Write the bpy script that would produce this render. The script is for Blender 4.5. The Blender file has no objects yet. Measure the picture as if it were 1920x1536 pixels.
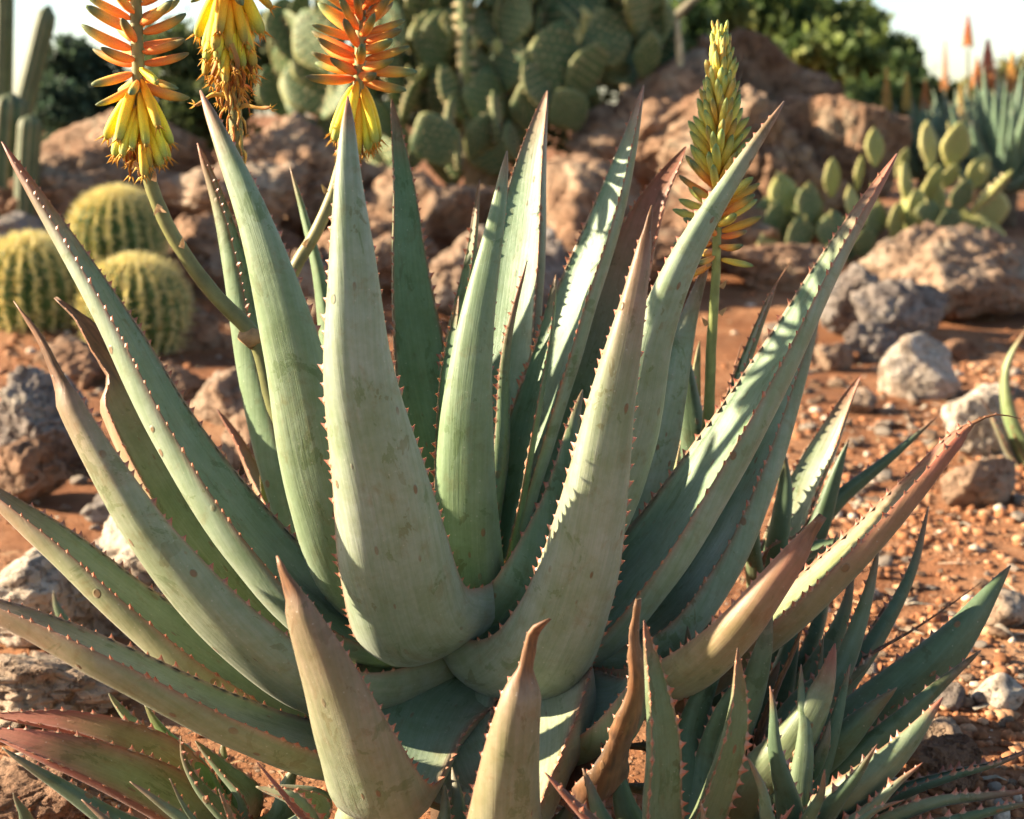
import bpy, bmesh, math, random
import numpy as np
from mathutils import Vector, Matrix, noise, Euler

random.seed(7)
rng = np.random.default_rng(7)
scene = bpy.context.scene
COL = scene.collection

# ------------------------------------------------------------------ camera
F = 2637.0                     # focal length in photo pixels (1920 wide)
CAM = Vector((0.0, 0.0, 0.80))
PITCH = math.radians(12.0)
cam_d = bpy.data.cameras.new('camera')
cam = bpy.data.objects.new('camera', cam_d)
COL.objects.link(cam)
cam.location = CAM
cam.rotation_euler = (math.radians(90) - PITCH, 0, 0)
cam_d.sensor_width = 36.0
cam_d.lens = 36.0 * F / 1920.0
cam_d.clip_start = 0.05
cam_d.clip_end = 1000.0
cam_d.dof.use_dof = True
cam_d.dof.focus_distance = 1.42
cam_d.dof.aperture_fstop = 5.6
scene.camera = cam

# ------------------------------------------------------------------ light
SUN_EL, SUN_BACK = math.radians(22.0), math.radians(2.0)
S = Vector((-math.cos(SUN_EL) * math.cos(SUN_BACK), math.cos(SUN_EL) * math.sin(SUN_BACK), math.sin(SUN_EL)))
world = bpy.data.worlds.new('World')
scene.world = world
world.use_nodes = True
wn = world.node_tree
wn.nodes.clear()
sky = wn.nodes.new('ShaderNodeTexSky')
sky.sky_type = 'NISHITA'
sky.sun_disc = False
sky.sun_elevation = SUN_EL
sky.sun_rotation = math.atan2(S.x, S.y)
sky.air_density = 0.85
sky.dust_density = 0.6
sky.ozone_density = 0.4
bg = wn.nodes.new('ShaderNodeBackground')
bg.inputs['Strength'].default_value = 0.062
wo = wn.nodes.new('ShaderNodeOutputWorld')
wn.links.new(sky.outputs[0], bg.inputs[0])
wn.links.new(bg.outputs[0], wo.inputs[0])
sun_d = bpy.data.lights.new('sun', 'SUN')
sun_d.energy = 5.0
sun_d.angle = math.radians(0.6)
sun_d.color = (1.0, 0.84, 0.62)
sun = bpy.data.objects.new('sun', sun_d)
COL.objects.link(sun)
sun.rotation_euler = S.to_track_quat('Z', 'Y').to_euler()
sun.location = S * 20

vs = scene.view_settings
vs.view_transform = 'Standard'
vs.look = 'None'
vs.exposure = 2.0
vs.gamma = 1.0
scene.render.film_transparent = False
try:
    scene.cycles.use_denoising = True
    scene.cycles.denoiser = 'OPENIMAGEDENOISE'
    scene.cycles.adaptive_threshold = 0.02
    scene.cycles.max_bounces = 6
    scene.cycles.diffuse_bounces = 4
    scene.cycles.glossy_bounces = 2
    scene.cycles.transmission_bounces = 3
    scene.cycles.sample_clamp_indirect = 6.0
except Exception:
    pass

# ------------------------------------------------------------------ geometry helpers
FWD = Vector((0, math.cos(PITCH), -math.sin(PITCH)))
UPV = Vector((0, math.sin(PITCH), math.cos(PITCH)))

def ray(px, py):
    return Vector((1, 0, 0)) * ((px - 960) / F) + UPV * (-(py - 768) / F) + FWD

def P(px, py, Y):
    """world point seen at photo pixel (px, py) at ground distance Y in front of the camera"""
    d = ray(px, py)
    return CAM + d * (Y / d.y)

def sstep(a, b, x):
    t = min(1.0, max(0.0, (x - a) / (b - a)))
    return t * t * (3 - 2 * t)

def ground_z(x, y):
    z = 0.26 * sstep(4.3, 8.0, y) * (1 - sstep(14, 60, y) * 0.8)
    z += 0.12 * sstep(0.9, 1.7, -x) * sstep(3.8, 5.2, y) * (1 - sstep(12, 40, y))
    if y < 16:
        z += 0.022 * noise.noise(Vector((x * 1.1, y * 1.1, 3.1)))
        z += 0.010 * noise.noise(Vector((x * 4.3, y * 4.3, 7.7)))
        z += 0.005 * noise.noise(Vector((x * 13, y * 13, 1.7)))
    return z

def G(px, py):
    """ground point seen at a photo pixel"""
    d = ray(px, py)
    d = d / d.y
    y = 1.0
    while y < 40:
        p = CAM + d * y
        if p.z <= ground_z(p.x, p.y):
            return p
        y += 0.02
    return CAM + d * 40

def link(o, parent=None):
    COL.objects.link(o)
    if parent is not None:
        o.parent = parent
    return o

def mesh_obj(name, verts, faces, mat, parent=None, smooth=True, loc=None, attrs=None):
    """verts in world space; the object's origin goes to loc (world)"""
    v = np.asarray(verts, dtype=np.float64).reshape(-1, 3)
    loc = Vector((0, 0, 0)) if loc is None else Vector(loc)
    v = v - np.array(loc)
    me = bpy.data.meshes.new(name)
    me.from_pydata(v.tolist(), [], [list(map(int, f)) for f in faces] if not isinstance(faces, list) else faces)
    if smooth:
        me.polygons.foreach_set('use_smooth', [True] * len(me.polygons))
    if attrs:
        for an, (typ, data) in attrs.items():
            a = me.attributes.new(an, typ, 'POINT')
            key = {'FLOAT_COLOR': 'color', 'FLOAT_VECTOR': 'vector', 'FLOAT': 'value'}[typ]
            a.data.foreach_set(key, np.asarray(data, dtype=np.float32).ravel())
    if mat:
        me.materials.append(mat)
    me.update()
    o = bpy.data.objects.new(name, me)
    link(o, parent)
    ploc = parent_world(parent)
    o.location = loc - ploc
    return o

_pw = {}
def parent_world(p):
    if p is None:
        return Vector((0, 0, 0))
    return _pw.get(p.name, Vector((0, 0, 0)))

def reg(o, loc):
    _pw[o.name] = Vector(loc)
    return o

def thing(name, label, cat, loc, group=None):
    o = bpy.data.objects.new(name, None)
    o.empty_display_size = 0.05
    link(o)
    o.location = loc
    reg(o, loc)
    tag(o, label, cat, group)
    return o

def tag(o, label, cat, group=None):
    o['label'] = label
    o['category'] = cat
    if group:
        o['group'] = group
    return o

# ------------------------------------------------------------------ node helpers
class NT:
    def __init__(self, name):
        self.m = bpy.data.materials.new(name)
        self.m.use_nodes = True
        self.t = self.m.node_tree
        self.t.nodes.clear()
        self.out = self.n('ShaderNodeOutputMaterial')
        self.b = self.n('ShaderNodeBsdfPrincipled')
        self.l(self.b.outputs[0], self.out.inputs[0])
    def n(self, typ, **kw):
        nd = self.t.nodes.new(typ)
        for k, v in kw.items():
            setattr(nd, k, v)
        return nd
    def l(self, a, b):
        self.t.links.new(a, b)
    def set(self, sock, v):
        if isinstance(v, bpy.types.NodeSocket):
            self.l(v, sock)
        else:
            sock.default_value = v
    def attr(self, name, out='Color'):
        return self.n('ShaderNodeAttribute', attribute_name=name).outputs[out]
    def noise(self, vec, scale, detail=4, rough=0.55, dist=0.0):
        nd = self.n('ShaderNodeTexNoise')
        if vec is not None:
            self.l(vec, nd.inputs['Vector'])
        nd.inputs['Scale'].default_value = scale
        nd.inputs['Detail'].default_value = detail
        nd.inputs['Roughness'].default_value = rough
        nd.inputs['Distortion'].default_value = dist
        return nd.outputs['Fac']
    def voro(self, vec, scale, feature='F1', out='Distance'):
        nd = self.n('ShaderNodeTexVoronoi', feature=feature)
        if vec is not None:
            self.l(vec, nd.inputs['Vector'])
        nd.inputs['Scale'].default_value = scale
        return nd.outputs[out]
    def ramp(self, fac, stops, interp='LINEAR'):
        nd = self.n('ShaderNodeValToRGB')
        nd.color_ramp.interpolation = interp
        e = nd.color_ramp.elements
        while len(e) < len(stops):
            e.new(0.5)
        for i, (p, c) in enumerate(stops):
            e[i].position = p
            e[i].color = (c, c, c, 1) if isinstance(c, (int, float)) else (*c, 1)
        self.l(fac, nd.inputs[0])
        return nd.outputs[0]
    def mix(self, fac, a, b, mode='MIX'):
        nd = self.n('ShaderNodeMix', data_type='RGBA', blend_type=mode)
        self.set(nd.inputs[0], fac)
        self.set(nd.inputs[6], a if isinstance(a, bpy.types.NodeSocket) else (*a, 1))
        self.set(nd.inputs[7], b if isinstance(b, bpy.types.NodeSocket) else (*b, 1))
        return nd.outputs[2]
    def math(self, op, a, b=0.0):
        nd = self.n('ShaderNodeMath', operation=op)
        self.set(nd.inputs[0], a)
        self.set(nd.inputs[1], b)
        return nd.outputs[0]
    def maprange(self, v, a, b, c, d):
        nd = self.n('ShaderNodeMapRange')
        self.l(v, nd.inputs[0])
        for i, x in enumerate((a, b, c, d)):
            nd.inputs[i + 1].default_value = x
        return nd.outputs[0]
    def vscale(self, v, s):
        nd = self.n('ShaderNodeVectorMath', operation='MULTIPLY')
        self.l(v, nd.inputs[0])
        nd.inputs[1].default_value = s
        return nd.outputs[0]
    def vadd(self, a, b):
        nd = self.n('ShaderNodeVectorMath', operation='ADD')
        self.l(a, nd.inputs[0])
        self.l(b, nd.inputs[1])
        return nd.outputs[0]
    def objvec(self):
        """object coordinates shifted per object, so copies differ"""
        tc = self.n('ShaderNodeTexCoord').outputs['Object']
        r = self.n('ShaderNodeObjectInfo').outputs['Random']
        c = self.n('ShaderNodeCombineXYZ')
        m = self.math('MULTIPLY', r, 37.0)
        for i in range(3):
            self.l(m, c.inputs[i])
        return self.vadd(tc, c.outputs[0])
    def bump(self, h, strength=0.3, dist=0.01, normal=None):
        nd = self.n('ShaderNodeBump')
        nd.inputs['Strength'].default_value = strength
        nd.inputs['Distance'].default_value = dist
        self.l(h, nd.inputs['Height'])
        if normal is not None:
            self.l(normal, nd.inputs['Normal'])
        return nd.outputs[0]
    def fin(self, color, rough=0.7, normal=None, spec=0.3, sss=0.0, sssr=(0.01, 0.008, 0.004)):
        self.set(self.b.inputs['Base Color'], color if isinstance(color, bpy.types.NodeSocket) else (*color, 1))
        self.set(self.b.inputs['Roughness'], rough)
        self.b.inputs['Specular IOR Level'].default_value = spec
        if normal is not None:
            self.l(normal, self.b.inputs['Normal'])
        if sss > 0:
            self.b.inputs['Subsurface Weight'].default_value = sss
            self.b.inputs['Subsurface Radius'].default_value = sssr
            self.b.inputs['Subsurface Scale'].default_value = 1.0
        return self.m

def mat_leaf(name='aloe_leaf_skin', blem=1.0):
    t = NT(name)
    col = t.attr('col')
    tu = t.attr('tu', 'Vector')
    ov = t.objvec()
    big = t.noise(ov, 7.0, 3)
    fine = t.noise(ov, 160.0, 3, 0.7)
    stre = t.noise(t.vscale(tu, (330.0, 6.0, 40.0)), 1.0, 4, 0.7)
    c = t.mix(t.maprange(big, 0.3, 0.7, 0.0, 0.7), col, t.mix(1.0, col, (0.70, 0.80, 0.62), 'MULTIPLY'))
    c = t.mix(t.maprange(stre, 0.38, 0.66, 0.0, 0.85), c, t.mix(1.0, c, (0.74, 0.82, 0.68), 'MULTIPLY'))
    mot = t.noise(ov, 48.0, 4, 0.65)
    c = t.mix(t.maprange(mot, 0.4, 0.68, 0.0, 0.75), c, t.mix(1.0, c, (0.78, 0.80, 0.62), 'MULTIPLY'))
    c = t.mix(t.maprange(fine, 0.3, 0.75, 0.0, 0.5), c, t.mix(1.0, c, (1.28, 1.26, 1.26), 'MULTIPLY'))
    # uneven waxy bloom: thick and pale here, thin and greener there
    blo = t.noise(t.vadd(t.vscale(tu, (16.0, 6.0, 3.0)), t.vscale(ov, (4, 4, 4))), 1.0, 5, 0.62, 0.3)
    c = t.mix(t.math('MULTIPLY', t.ramp(blo, [(0.46, 0.0), (0.60, 1.0)]), 0.42), c, t.mix(1.0, c, (0.66, 0.78, 0.60), 'MULTIPLY'))
    c = t.mix(t.math('MULTIPLY', t.ramp(blo, [(0.30, 1.0), (0.44, 0.0)]), 0.35), c, t.mix(1.0, c, (1.16, 1.16, 1.22), 'MULTIPLY'))
    # soil-coloured dirt and weathering
    drt = t.noise(t.vadd(ov, t.vscale(tu, (5, 2, 1))), 13.0, 6, 0.7, 0.4)
    c = t.mix(t.math('MULTIPLY', t.ramp(drt, [(0.54, 0.0), (0.66, 1.0)]), 0.45 * blem), c, t.mix(1.0, c, (0.82, 0.60, 0.40), 'MULTIPLY'))
    # places where the pale bloom is rubbed off
    rub = t.noise(t.vadd(t.vscale(tu, (42.0, 19.0, 5.0)), t.vscale(ov, (3, 3, 3))), 1.0, 6, 0.68, 0.5)
    rubm = t.ramp(rub, [(0.60, 0.0), (0.618, 1.0)])
    c = t.mix(t.math('MULTIPLY', rubm, 0.48 * blem), c, t.mix(1.0, c, (0.48, 0.57, 0.28), 'MULTIPLY'))
    rub2 = t.noise(t.vadd(t.vscale(tu, (60.0, 30.0, 5.0)), t.vscale(ov, (5, 5, 5))), 1.0, 4, 0.6, 0.4)
    rub2m = t.math('MULTIPLY', t.ramp(rub2, [(0.625, 0.0), (0.64, 1.0)]), t.ramp(big, [(0.45, 0.0), (0.6, 1.0)]))
    c = t.mix(t.math('MULTIPLY', rub2m, 0.55 * blem), c, t.mix(1.0, c, (0.62, 0.52, 0.30), 'MULTIPLY'))
    # little brown scars, stretched along the leaf
    sc = t.voro(t.vadd(t.vscale(tu, (75.0, 26.0, 9.0)), t.vscale(ov, (4, 4, 4))), 1.0)
    gate = t.ramp(t.noise(ov, 14.0, 2), [(0.44, 0.0), (0.56, 1.0)])
    scm = t.math('MULTIPLY', t.ramp(sc, [(0.10, 1.0), (0.14, 0.0)]), gate)
    c = t.mix(t.math('MULTIPLY', scm, 0.75 * blem), c, (0.16, 0.085, 0.03))
    # long thin scratches
    scr = t.voro(t.vadd(t.vscale(tu, (130.0, 6.0, 9.0)), t.vscale(ov, (2, 2, 2))), 1.0)
    scrm = t.math('MULTIPLY', t.ramp(scr, [(0.03, 1.0), (0.07, 0.0)]), t.ramp(t.noise(ov, 9.0, 2), [(0.55, 0.0), (0.62, 1.0)]))
    c = t.mix(t.math('MULTIPLY', scrm, 0.5 * blem), c, (0.13, 0.10, 0.04))
    # pale dust specks
    du = t.voro(ov, 150.0)
    dum = t.math('MULTIPLY', t.ramp(du, [(0.08, 1.0), (0.16, 0.0)]), t.ramp(fine, [(0.5, 0.0), (0.6, 1.0)]))
    c = t.mix(t.math('MULTIPLY', dum, 0.35), c, (0.5, 0.46, 0.38))
    h = t.math('ADD', t.math('MULTIPLY', stre, 0.8), t.math('ADD', t.math('MULTIPLY', fine, 0.35), t.math('MULTIPLY', scm, -1.2)))
    h2 = t.noise(t.vscale(tu, (30.0, 9.0, 10.0)), 1.0, 2)
    nb = t.bump(h, 0.5, 0.0015)
    nb = t.bump(h2, 0.25, 0.006, nb)
    r = t.maprange(big, 0.3, 0.7, 0.42, 0.6)
    t.fin(c, r, nb, 0.38)
    t.b.inputs['Sheen Weight'].default_value = 0.12
    t.b.inputs['Sheen Roughness'].default_value = 0.6
    return t.m

def mat_teeth():
    t = NT('aloe_tooth')
    col = t.attr('col')
    return t.fin(col, 0.45, None, 0.4, 0.15, (0.004, 0.002, 0.001))

def mat_attr(name, rough=0.55, spec=0.35, sss=0.0, var=0.3, scale=40.0, bumpd=0.002, bumps=0.3):
    t = NT(name)
    col = t.attr('col')
    ov = t.objvec()
    n1 = t.noise(ov, scale, 4, 0.6)
    c = t.mix(t.maprange(n1, 0.3, 0.7, 0.0, 1.0), t.mix(1.0, col, (1 - var,) * 3, 'MULTIPLY'), t.mix(1.0, col, (1 + var,) * 3, 'MULTIPLY'))
    return t.fin(c, rough, t.bump(n1, bumps, bumpd), spec, sss, (0.006, 0.004, 0.001))

def mat_rock(name, base, dark, light, lichen=None, scale=1.0):
    t = NT(name)
    ov = t.objvec()
    a = t.noise(ov, 3.0 * scale, 8, 0.62, 0.3)
    b = t.noise(ov, 14.0 * scale, 8, 0.7)
    v = t.voro(t.vadd(ov, t.vscale(t.n('ShaderNodeTexNoise').outputs['Color'], (0.1, 0.1, 0.1))), 7.0 * scale)
    c = t.ramp(a, [(0.30, dark), (0.48, base), (0.68, light)])
    c = t.mix(t.maprange(b, 0.35, 0.7, 0.0, 0.75), c, t.mix(1.0, c, (0.5, 0.46, 0.44), 'MULTIPLY'))
    pit = t.ramp(t.noise(ov, 30.0 * scale, 3, 0.6), [(0.36, 1.0), (0.46, 0.0)])
    c = t.mix(t.math('MULTIPLY', pit, 0.55), c, t.mix(1.0, c, (0.4, 0.36, 0.33), 'MULTIPLY'))
    if lichen:
        lm = t.ramp(t.noise(ov, 6.0 * scale, 6, 0.7, 0.5), [(0.56, 0.0), (0.62, 1.0)])
        c = t.mix(t.math('MULTIPLY', lm, 0.6), c, lichen)
    h = t.math('ADD', t.math('MULTIPLY', a, 1.2), t.math('ADD', t.math('MULTIPLY', b, 0.6), t.math('MULTIPLY', pit, -0.5)))
    nb = t.bump(h, 1.0, 0.06 / scale)
    nb = t.bump(t.noise(ov, 70.0 * scale, 5, 0.7), 0.7, 0.012 / scale, nb)
    return t.fin(c, 0.9, nb, 0.2)

def mat_soil():
    t = NT('red_soil')
    tc = t.n('ShaderNodeTexCoord').outputs['Object']
    a = t.noise(tc, 1.6, 6, 0.6)
    b = t.noise(tc, 22.0, 8, 0.7)
    c = t.ramp(a, [(0.34, (0.17, 0.068, 0.030)), (0.5, (0.32, 0.14, 0.062)), (0.66, (0.45, 0.25, 0.13))])
    c = t.mix(t.maprange(b, 0.35, 0.7, 0.0, 0.8), c, t.mix(1.0, c, (0.5, 0.42, 0.38), 'MULTIPLY'))
    gr = t.voro(tc, 95.0, out='Color')
    grd = t.voro(tc, 95.0)
    gm = t.math('MULTIPLY', t.ramp(grd, [(0.3, 1.0), (0.45, 0.0)]), t.ramp(t.noise(tc, 5.0, 3), [(0.42, 0.0), (0.6, 0.7)]))
    sep = t.n('ShaderNodeSeparateColor')
    t.l(gr, sep.inputs[0])
    gc = t.ramp(sep.outputs[0], [(0.0, (0.16, 0.07, 0.035)), (0.5, (0.36, 0.18, 0.09)), (1.0, (0.5, 0.36, 0.24))])
    c = t.mix(gm, c, gc)
    h = t.math('ADD', b, t.math('MULTIPLY', gm, 0.8))
    nb = t.bump(h, 0.9, 0.012)
    nb = t.bump(t.noise(tc, 140.0, 4, 0.7), 0.6, 0.004, nb)
    return t.fin(c, 0.95, nb, 0.15)

M_LEAF = mat_leaf('aloe_leaf_skin', 1.2)
M_LEAF_PUP = mat_leaf('offset_leaf_skin', 1.25)
M_TEETH = mat_teeth()
M_STEM = mat_attr('flower_stem_skin', 0.5, 0.35, 0.0, 0.22, 60.0)
M_FLORET = mat_attr('floret_skin', 0.6, 0.2, 0.3, 0.3, 90.0, 0.001, 0.15)
M_DRY = mat_attr('dry_leaf_skin', 0.7, 0.2, 0.1, 0.4, 55.0, 0.004, 0.6)
M_SOIL = mat_soil()
M_ROCK_RED = mat_rock('red_sandstone', (0.38, 0.225, 0.135), (0.20, 0.10, 0.058), (0.54, 0.385, 0.26), (0.36, 0.29, 0.20))
M_ROCK_TAN = mat_rock('tan_limestone', (0.44, 0.30, 0.20), (0.25, 0.14, 0.085), (0.58, 0.46, 0.34), (0.30, 0.27, 0.2), 1.3)
M_ROCK_PALE = mat_rock('pale_limestone', (0.58, 0.48, 0.37), (0.36, 0.25, 0.17), (0.70, 0.62, 0.52), None, 2.6)
M_ROCK_GREY = mat_rock('grey_limestone', (0.30, 0.25, 0.21), (0.16, 0.12, 0.10), (0.42, 0.38, 0.34), (0.40, 0.34, 0.26), 1.8)
M_PAD = mat_attr('prickly_pear_skin', 0.6, 0.3, 0.05, 0.3, 14.0, 0.006, 0.4)
M_CACTUS = mat_attr('cactus_skin', 0.6, 0.3, 0.0, 0.25, 18.0)
M_SPINE = mat_attr('spine_straw', 0.6, 0.3, 0.2, 0.2, 30.0)
M_BARK = mat_attr('bark', 0.9, 0.15, 0.0, 0.4, 25.0, 0.01, 0.7)
def mat_fol():
    m = mat_attr('foliage', 0.6, 0.25, 0.0, 0.3, 3.0)
    nt = m.node_tree
    b = [n for n in nt.nodes if n.type == 'BSDF_PRINCIPLED'][0]
    o = [n for n in nt.nodes if n.type == 'OUTPUT_MATERIAL'][0]
    tr = nt.nodes.new('ShaderNodeBsdfTranslucent')
    mx = nt.nodes.new('ShaderNodeMixShader')
    mx.inputs[0].default_value = 0.45
    nt.links.new(b.inputs['Base Color'].links[0].from_socket, tr.inputs[0])
    nt.links.new(b.outputs[0], mx.inputs[1])
    nt.links.new(tr.outputs[0], mx.inputs[2])
    nt.links.new(mx.outputs[0], o.inputs[0])
    return m
M_FOL = mat_fol()

# ------------------------------------------------------------------ leaves
def catmull(pts, n):
    """chordal spline through pts, n points evenly spaced by length"""
    p = np.array(pts, dtype=float)
    ext = np.vstack([2 * p[0] - p[1], p, 2 * p[-1] - p[-2]])
    out = []
    for i in range(1, len(ext) - 2):
        p0, p1, p2, p3 = ext[i - 1:i + 3]
        t0 = 0.0
        t1 = t0 + max(1e-6, np.linalg.norm(p1 - p0)) ** 0.5
        t2 = t1 + max(1e-6, np.linalg.norm(p2 - p1)) ** 0.5
        t3 = t2 + max(1e-6, np.linalg.norm(p3 - p2)) ** 0.5
        for t in np.linspace(t1, t2, 24, endpoint=False):
            a1 = (t1 - t) / (t1 - t0) * p0 + (t - t0) / (t1 - t0) * p1
            a2 = (t2 - t) / (t2 - t1) * p1 + (t - t1) / (t2 - t1) * p2
            a3 = (t3 - t) / (t3 - t2) * p2 + (t - t2) / (t3 - t2) * p3
            b1 = (t2 - t) / (t2 - t0) * a1 + (t - t0) / (t2 - t0) * a2
            b2 = (t3 - t) / (t3 - t1) * a2 + (t - t1) / (t3 - t1) * a3
            out.append((t2 - t) / (t2 - t1) * b1 + (t - t1) / (t2 - t1) * b2)
    out.append(p[-1])
    out = np.array(out)
    s = np.concatenate([[0], np.cumsum(np.linalg.norm(np.diff(out, axis=0), axis=1))])
    L = s[-1]
    q = np.linspace(0, L, n)
    return np.stack([np.interp(q, s, out[:, k]) for k in range(3)], 1), L

PROF = [(0, 1.12), (.1, 1.06), (.2, 1.0), (.35, .86), (.5, .68), (.65, .49), (.8, .31), (.9, .19), (.96, .11), (1, .02)]
PROF_WIDE = [(0, 1.35), (.1, 1.25), (.2, 1.06), (.35, .86), (.5, .68), (.65, .49), (.8, .31), (.9, .19), (.96, .11), (1, .02)]
PROF_FULL = [(0, 1), (.15, 1.0), (.3, .96), (.5, .83), (.65, .69), (.75, .55), (.85, .37), (.93, .2), (.97, .11), (1, .02)]
RED = np.array((0.30, 0.075, 0.05))
BROWN = np.array((0.15, 0.058, 0.025))

FLAT = 0.22
_arc = {}
def arcxy(phi, u):
    """point at u (-1..1) of a gutter-shaped arc of half-length 1 whose margins turn up by phi"""
    k = round(phi, 2)
    if k not in _arc:
        s = np.linspace(0, 1, 41)
        an = k * (FLAT * s + (1 - FLAT) * s ** 3.2)
        ds = 1 / 40
        xx = np.concatenate([[0], np.cumsum((np.cos(an[1:]) + np.cos(an[:-1])) * .5 * ds)])
        yy = np.concatenate([[0], np.cumsum((np.sin(an[1:]) + np.sin(an[:-1])) * .5 * ds)])
        _arc[k] = (s, xx, yy)
    s, xx, yy = _arc[k]
    return math.copysign(np.interp(abs(u), s, xx), u), np.interp(abs(u), s, yy)

def nrm(v):
    return v / (np.linalg.norm(v) + 1e-12)

def leaf(parent, pts, W, center, roll=0.0, fold=(0.75, 1.3), th=0.62, prof=None, ad=(.20, .28, .18), ab=(.30, .335, .235),
         red=0.5, redt=0.72, dry=None, dryw=0.45, olive=0.0, tooth=0.0052, gap=0.0155, nl=56, world=False, mat=None, name='leaf',
         twist=0.0, edge=0.85, label=None, teeth=True, face=None, rim=0.0):
    if not world:
        pts = [P(*p) for p in pts]
    sp, L = catmull([tuple(p) for p in pts], nl)
    T = np.gradient(sp, axis=0)
    T /= np.linalg.norm(T, axis=1)[:, None]
    mid = nl // 2
    c = np.array(center, dtype=float)
    inward = c - sp[mid]
    inward[2] = 0
    inward = nrm(inward) if np.linalg.norm(inward) > 1e-3 else np.array((0, 1.0, 0))
    seed = inward * 1.0 + np.array((0, 0, 0.75))
    N = np.zeros_like(sp)
    N[mid] = nrm(seed - T[mid] * np.dot(seed, T[mid]))
    if face is not None:      # angle between the channel side of the leaf and the line of sight
        v = np.array(CAM) - sp[mid]
        v = nrm(v - T[mid] * np.dot(v, T[mid]))
        N[mid] = v * math.cos(math.radians(face)) + np.cross(T[mid], v) * math.sin(math.radians(face))
    for i in range(mid + 1, nl):
        N[i] = nrm(N[i - 1] - T[i] * np.dot(N[i - 1], T[i]))
    for i in range(mid - 1, -1, -1):
        N[i] = nrm(N[i + 1] - T[i] * np.dot(N[i + 1], T[i]))
    B = np.cross(T, N)
    prof = prof or PROF
    px_ = [p[0] for p in prof]
    py_ = [p[1] for p in prof]
    na, nb = 13, 19
    verts, cols, tus = [], [], []
    marg = [[], []]
    ad, ab = np.array(ad) * np.array((0.92, 0.93, 0.94)), np.array(ab) * np.array((0.90, 0.90, 0.93))
    ol = np.array((0.24, 0.215, 0.085))
    seedv = random.random() * 100
    ph = random.random() * 6
    for i in range(nl):
        t = i / (nl - 1)
        w = W * np.interp(t, px_, py_)
        wr = 1.0
        isdry = 0.0
        if dry is not None and t > dry - 0.03:
            isdry = sstep(dry - 0.03, dry + 0.015, t)
            w *= 1 - (1 - dryw) * isdry
            wr = 1 + 0.25 * isdry * noise.noise(Vector((seedv, t * 40, 0)))
        a = 0.5 * w * wr * (1 + 0.035 * noise.noise(Vector((seedv, t * 7, 0))))
        a = max(a, 0.0006)
        phi = fold[0] + (fold[1] - fold[0]) * t ** 1.3 + 0.5 * isdry
        phi = max(0.12, min(phi, 1.9))
        rr = math.radians(roll) + math.radians(twist) * t + 0.5 * isdry * noise.noise(Vector((seedv, t * 9, 5)))
        n = N[i] * math.cos(rr) + B[i] * math.sin(rr)
        b = np.cross(T[i], n)
        thk = th * (1.0 + 0.35 * t) * (1 - 0.55 * isdry)
        p0 = sp[i] + 0.004 * np.array((noise.noise(Vector((seedv, t * 3, 1))), noise.noise(Vector((seedv, t * 3, 2))), 0)) * (0.3 + t)
        ring, rc, rt = [], [], []
        for side, cnt in ((0, na), (1, nb)):
            us = np.linspace(1, -1, cnt) if side == 0 else np.linspace(-1, 1, cnt + 2)[1:-1]
            if side == 1:
                us = np.sign(us) * (1 - (1 - np.abs(us)) ** 1.9)
            for u in us:
                f = phi * (FLAT * u + (1 - FLAT) * u * abs(u) ** 2.2)
                off = 0.0
                if side == 1:
                    s_ = max(1e-4, (1 - abs(u)) / 0.44)
                    off = thk * a * (s_ ** -5 + 1) ** -0.2
                gx, gy = arcxy(phi, u)
                x = a * gx + off * math.sin(f)
                y = a * gy - off * math.cos(f)
                ww = 0.012 * a * noise.noise(Vector((seedv + u * 2.0 + side * 9, t * 9, 3)))
                ring.append(p0 + b * x + n * (y + ww))
                e = abs(u)
                cc = ad if side == 0 else ab
                cc = cc * (1 - olive) + ol * olive
                # real pigment: red towards tip and margins
                rt_ = (0.25 + red) * sstep(redt + 0.04, 1.0, t) * 0.95 + red * 0.16 * sstep(redt - 0.4, 1.0, t) * e ** 7
                cc = cc * (1 - min(rt_, 0.9)) + RED * min(rt_, 0.9)
                em = edge * sstep(0.93, 0.985, e) * (0.75 + 0.25 * noise.noise(Vector((seedv, t * 25, 6))))
                cc = cc * (1 - em) + np.array((0.36, 0.115, 0.07)) * em
                if rim:
                    er = rim * e ** 2.2 * (0.7 + 0.5 * noise.noise(Vector((seedv + u, t * 6, 4))))
                    er = max(0.0, min(0.95, er))
                    cc = cc * (1 - er) + np.array((0.34, 0.07, 0.045)) * er
                if isdry > 0:
                    dn = noise.fractal(Vector((seedv + u * 5, t * 45, 8)), 0.8, 2.0, 3)
                    dc = BROWN * (1 + 1.1 * dn) + np.array((0.05, 0.02, 0.006))
                    cc = cc * (1 - isdry) + np.clip(dc, 0.015, 1) * isdry
                if i < 5:
                    k = (5 - i) / 5 * 0.6
                    cc = cc * (1 - k) + np.array((0.42, 0.42, 0.26)) * k
                rc.append((*cc, 1))
                rt.append((u * a, t * L, side * 0.5))
        marg[0].append((ring[0], b * math.cos(phi) + n * math.sin(phi), n, isdry))
        marg[1].append((ring[na - 1], -b * math.cos(phi) + n * math.sin(phi), n, isdry))
        verts += ring
        cols += rc
        tus += rt
    nr = na + nb
    faces = []
    for i in range(nl - 1):
        for j in range(nr):
            k = (j + 1) % nr
            faces.append((i * nr + j, i * nr + k, (i + 1) * nr + k, (i + 1) * nr + j))
    faces.append(tuple(range((nl - 1) * nr, nl * nr)))
    faces.append(tuple(reversed(range(nr))))
    loc = Vector(sp[0])
    o = mesh_obj(name, verts, faces, mat or M_LEAF, parent, True, loc, {'col': ('FLOAT_COLOR', cols), 'tu': ('FLOAT_VECTOR', tus)})
    reg(o, loc)
    if label:
        o['label'] = label
    if not teeth:
        return o
    # marginal teeth
    tv, tf, tcl = [], [], []
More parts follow.
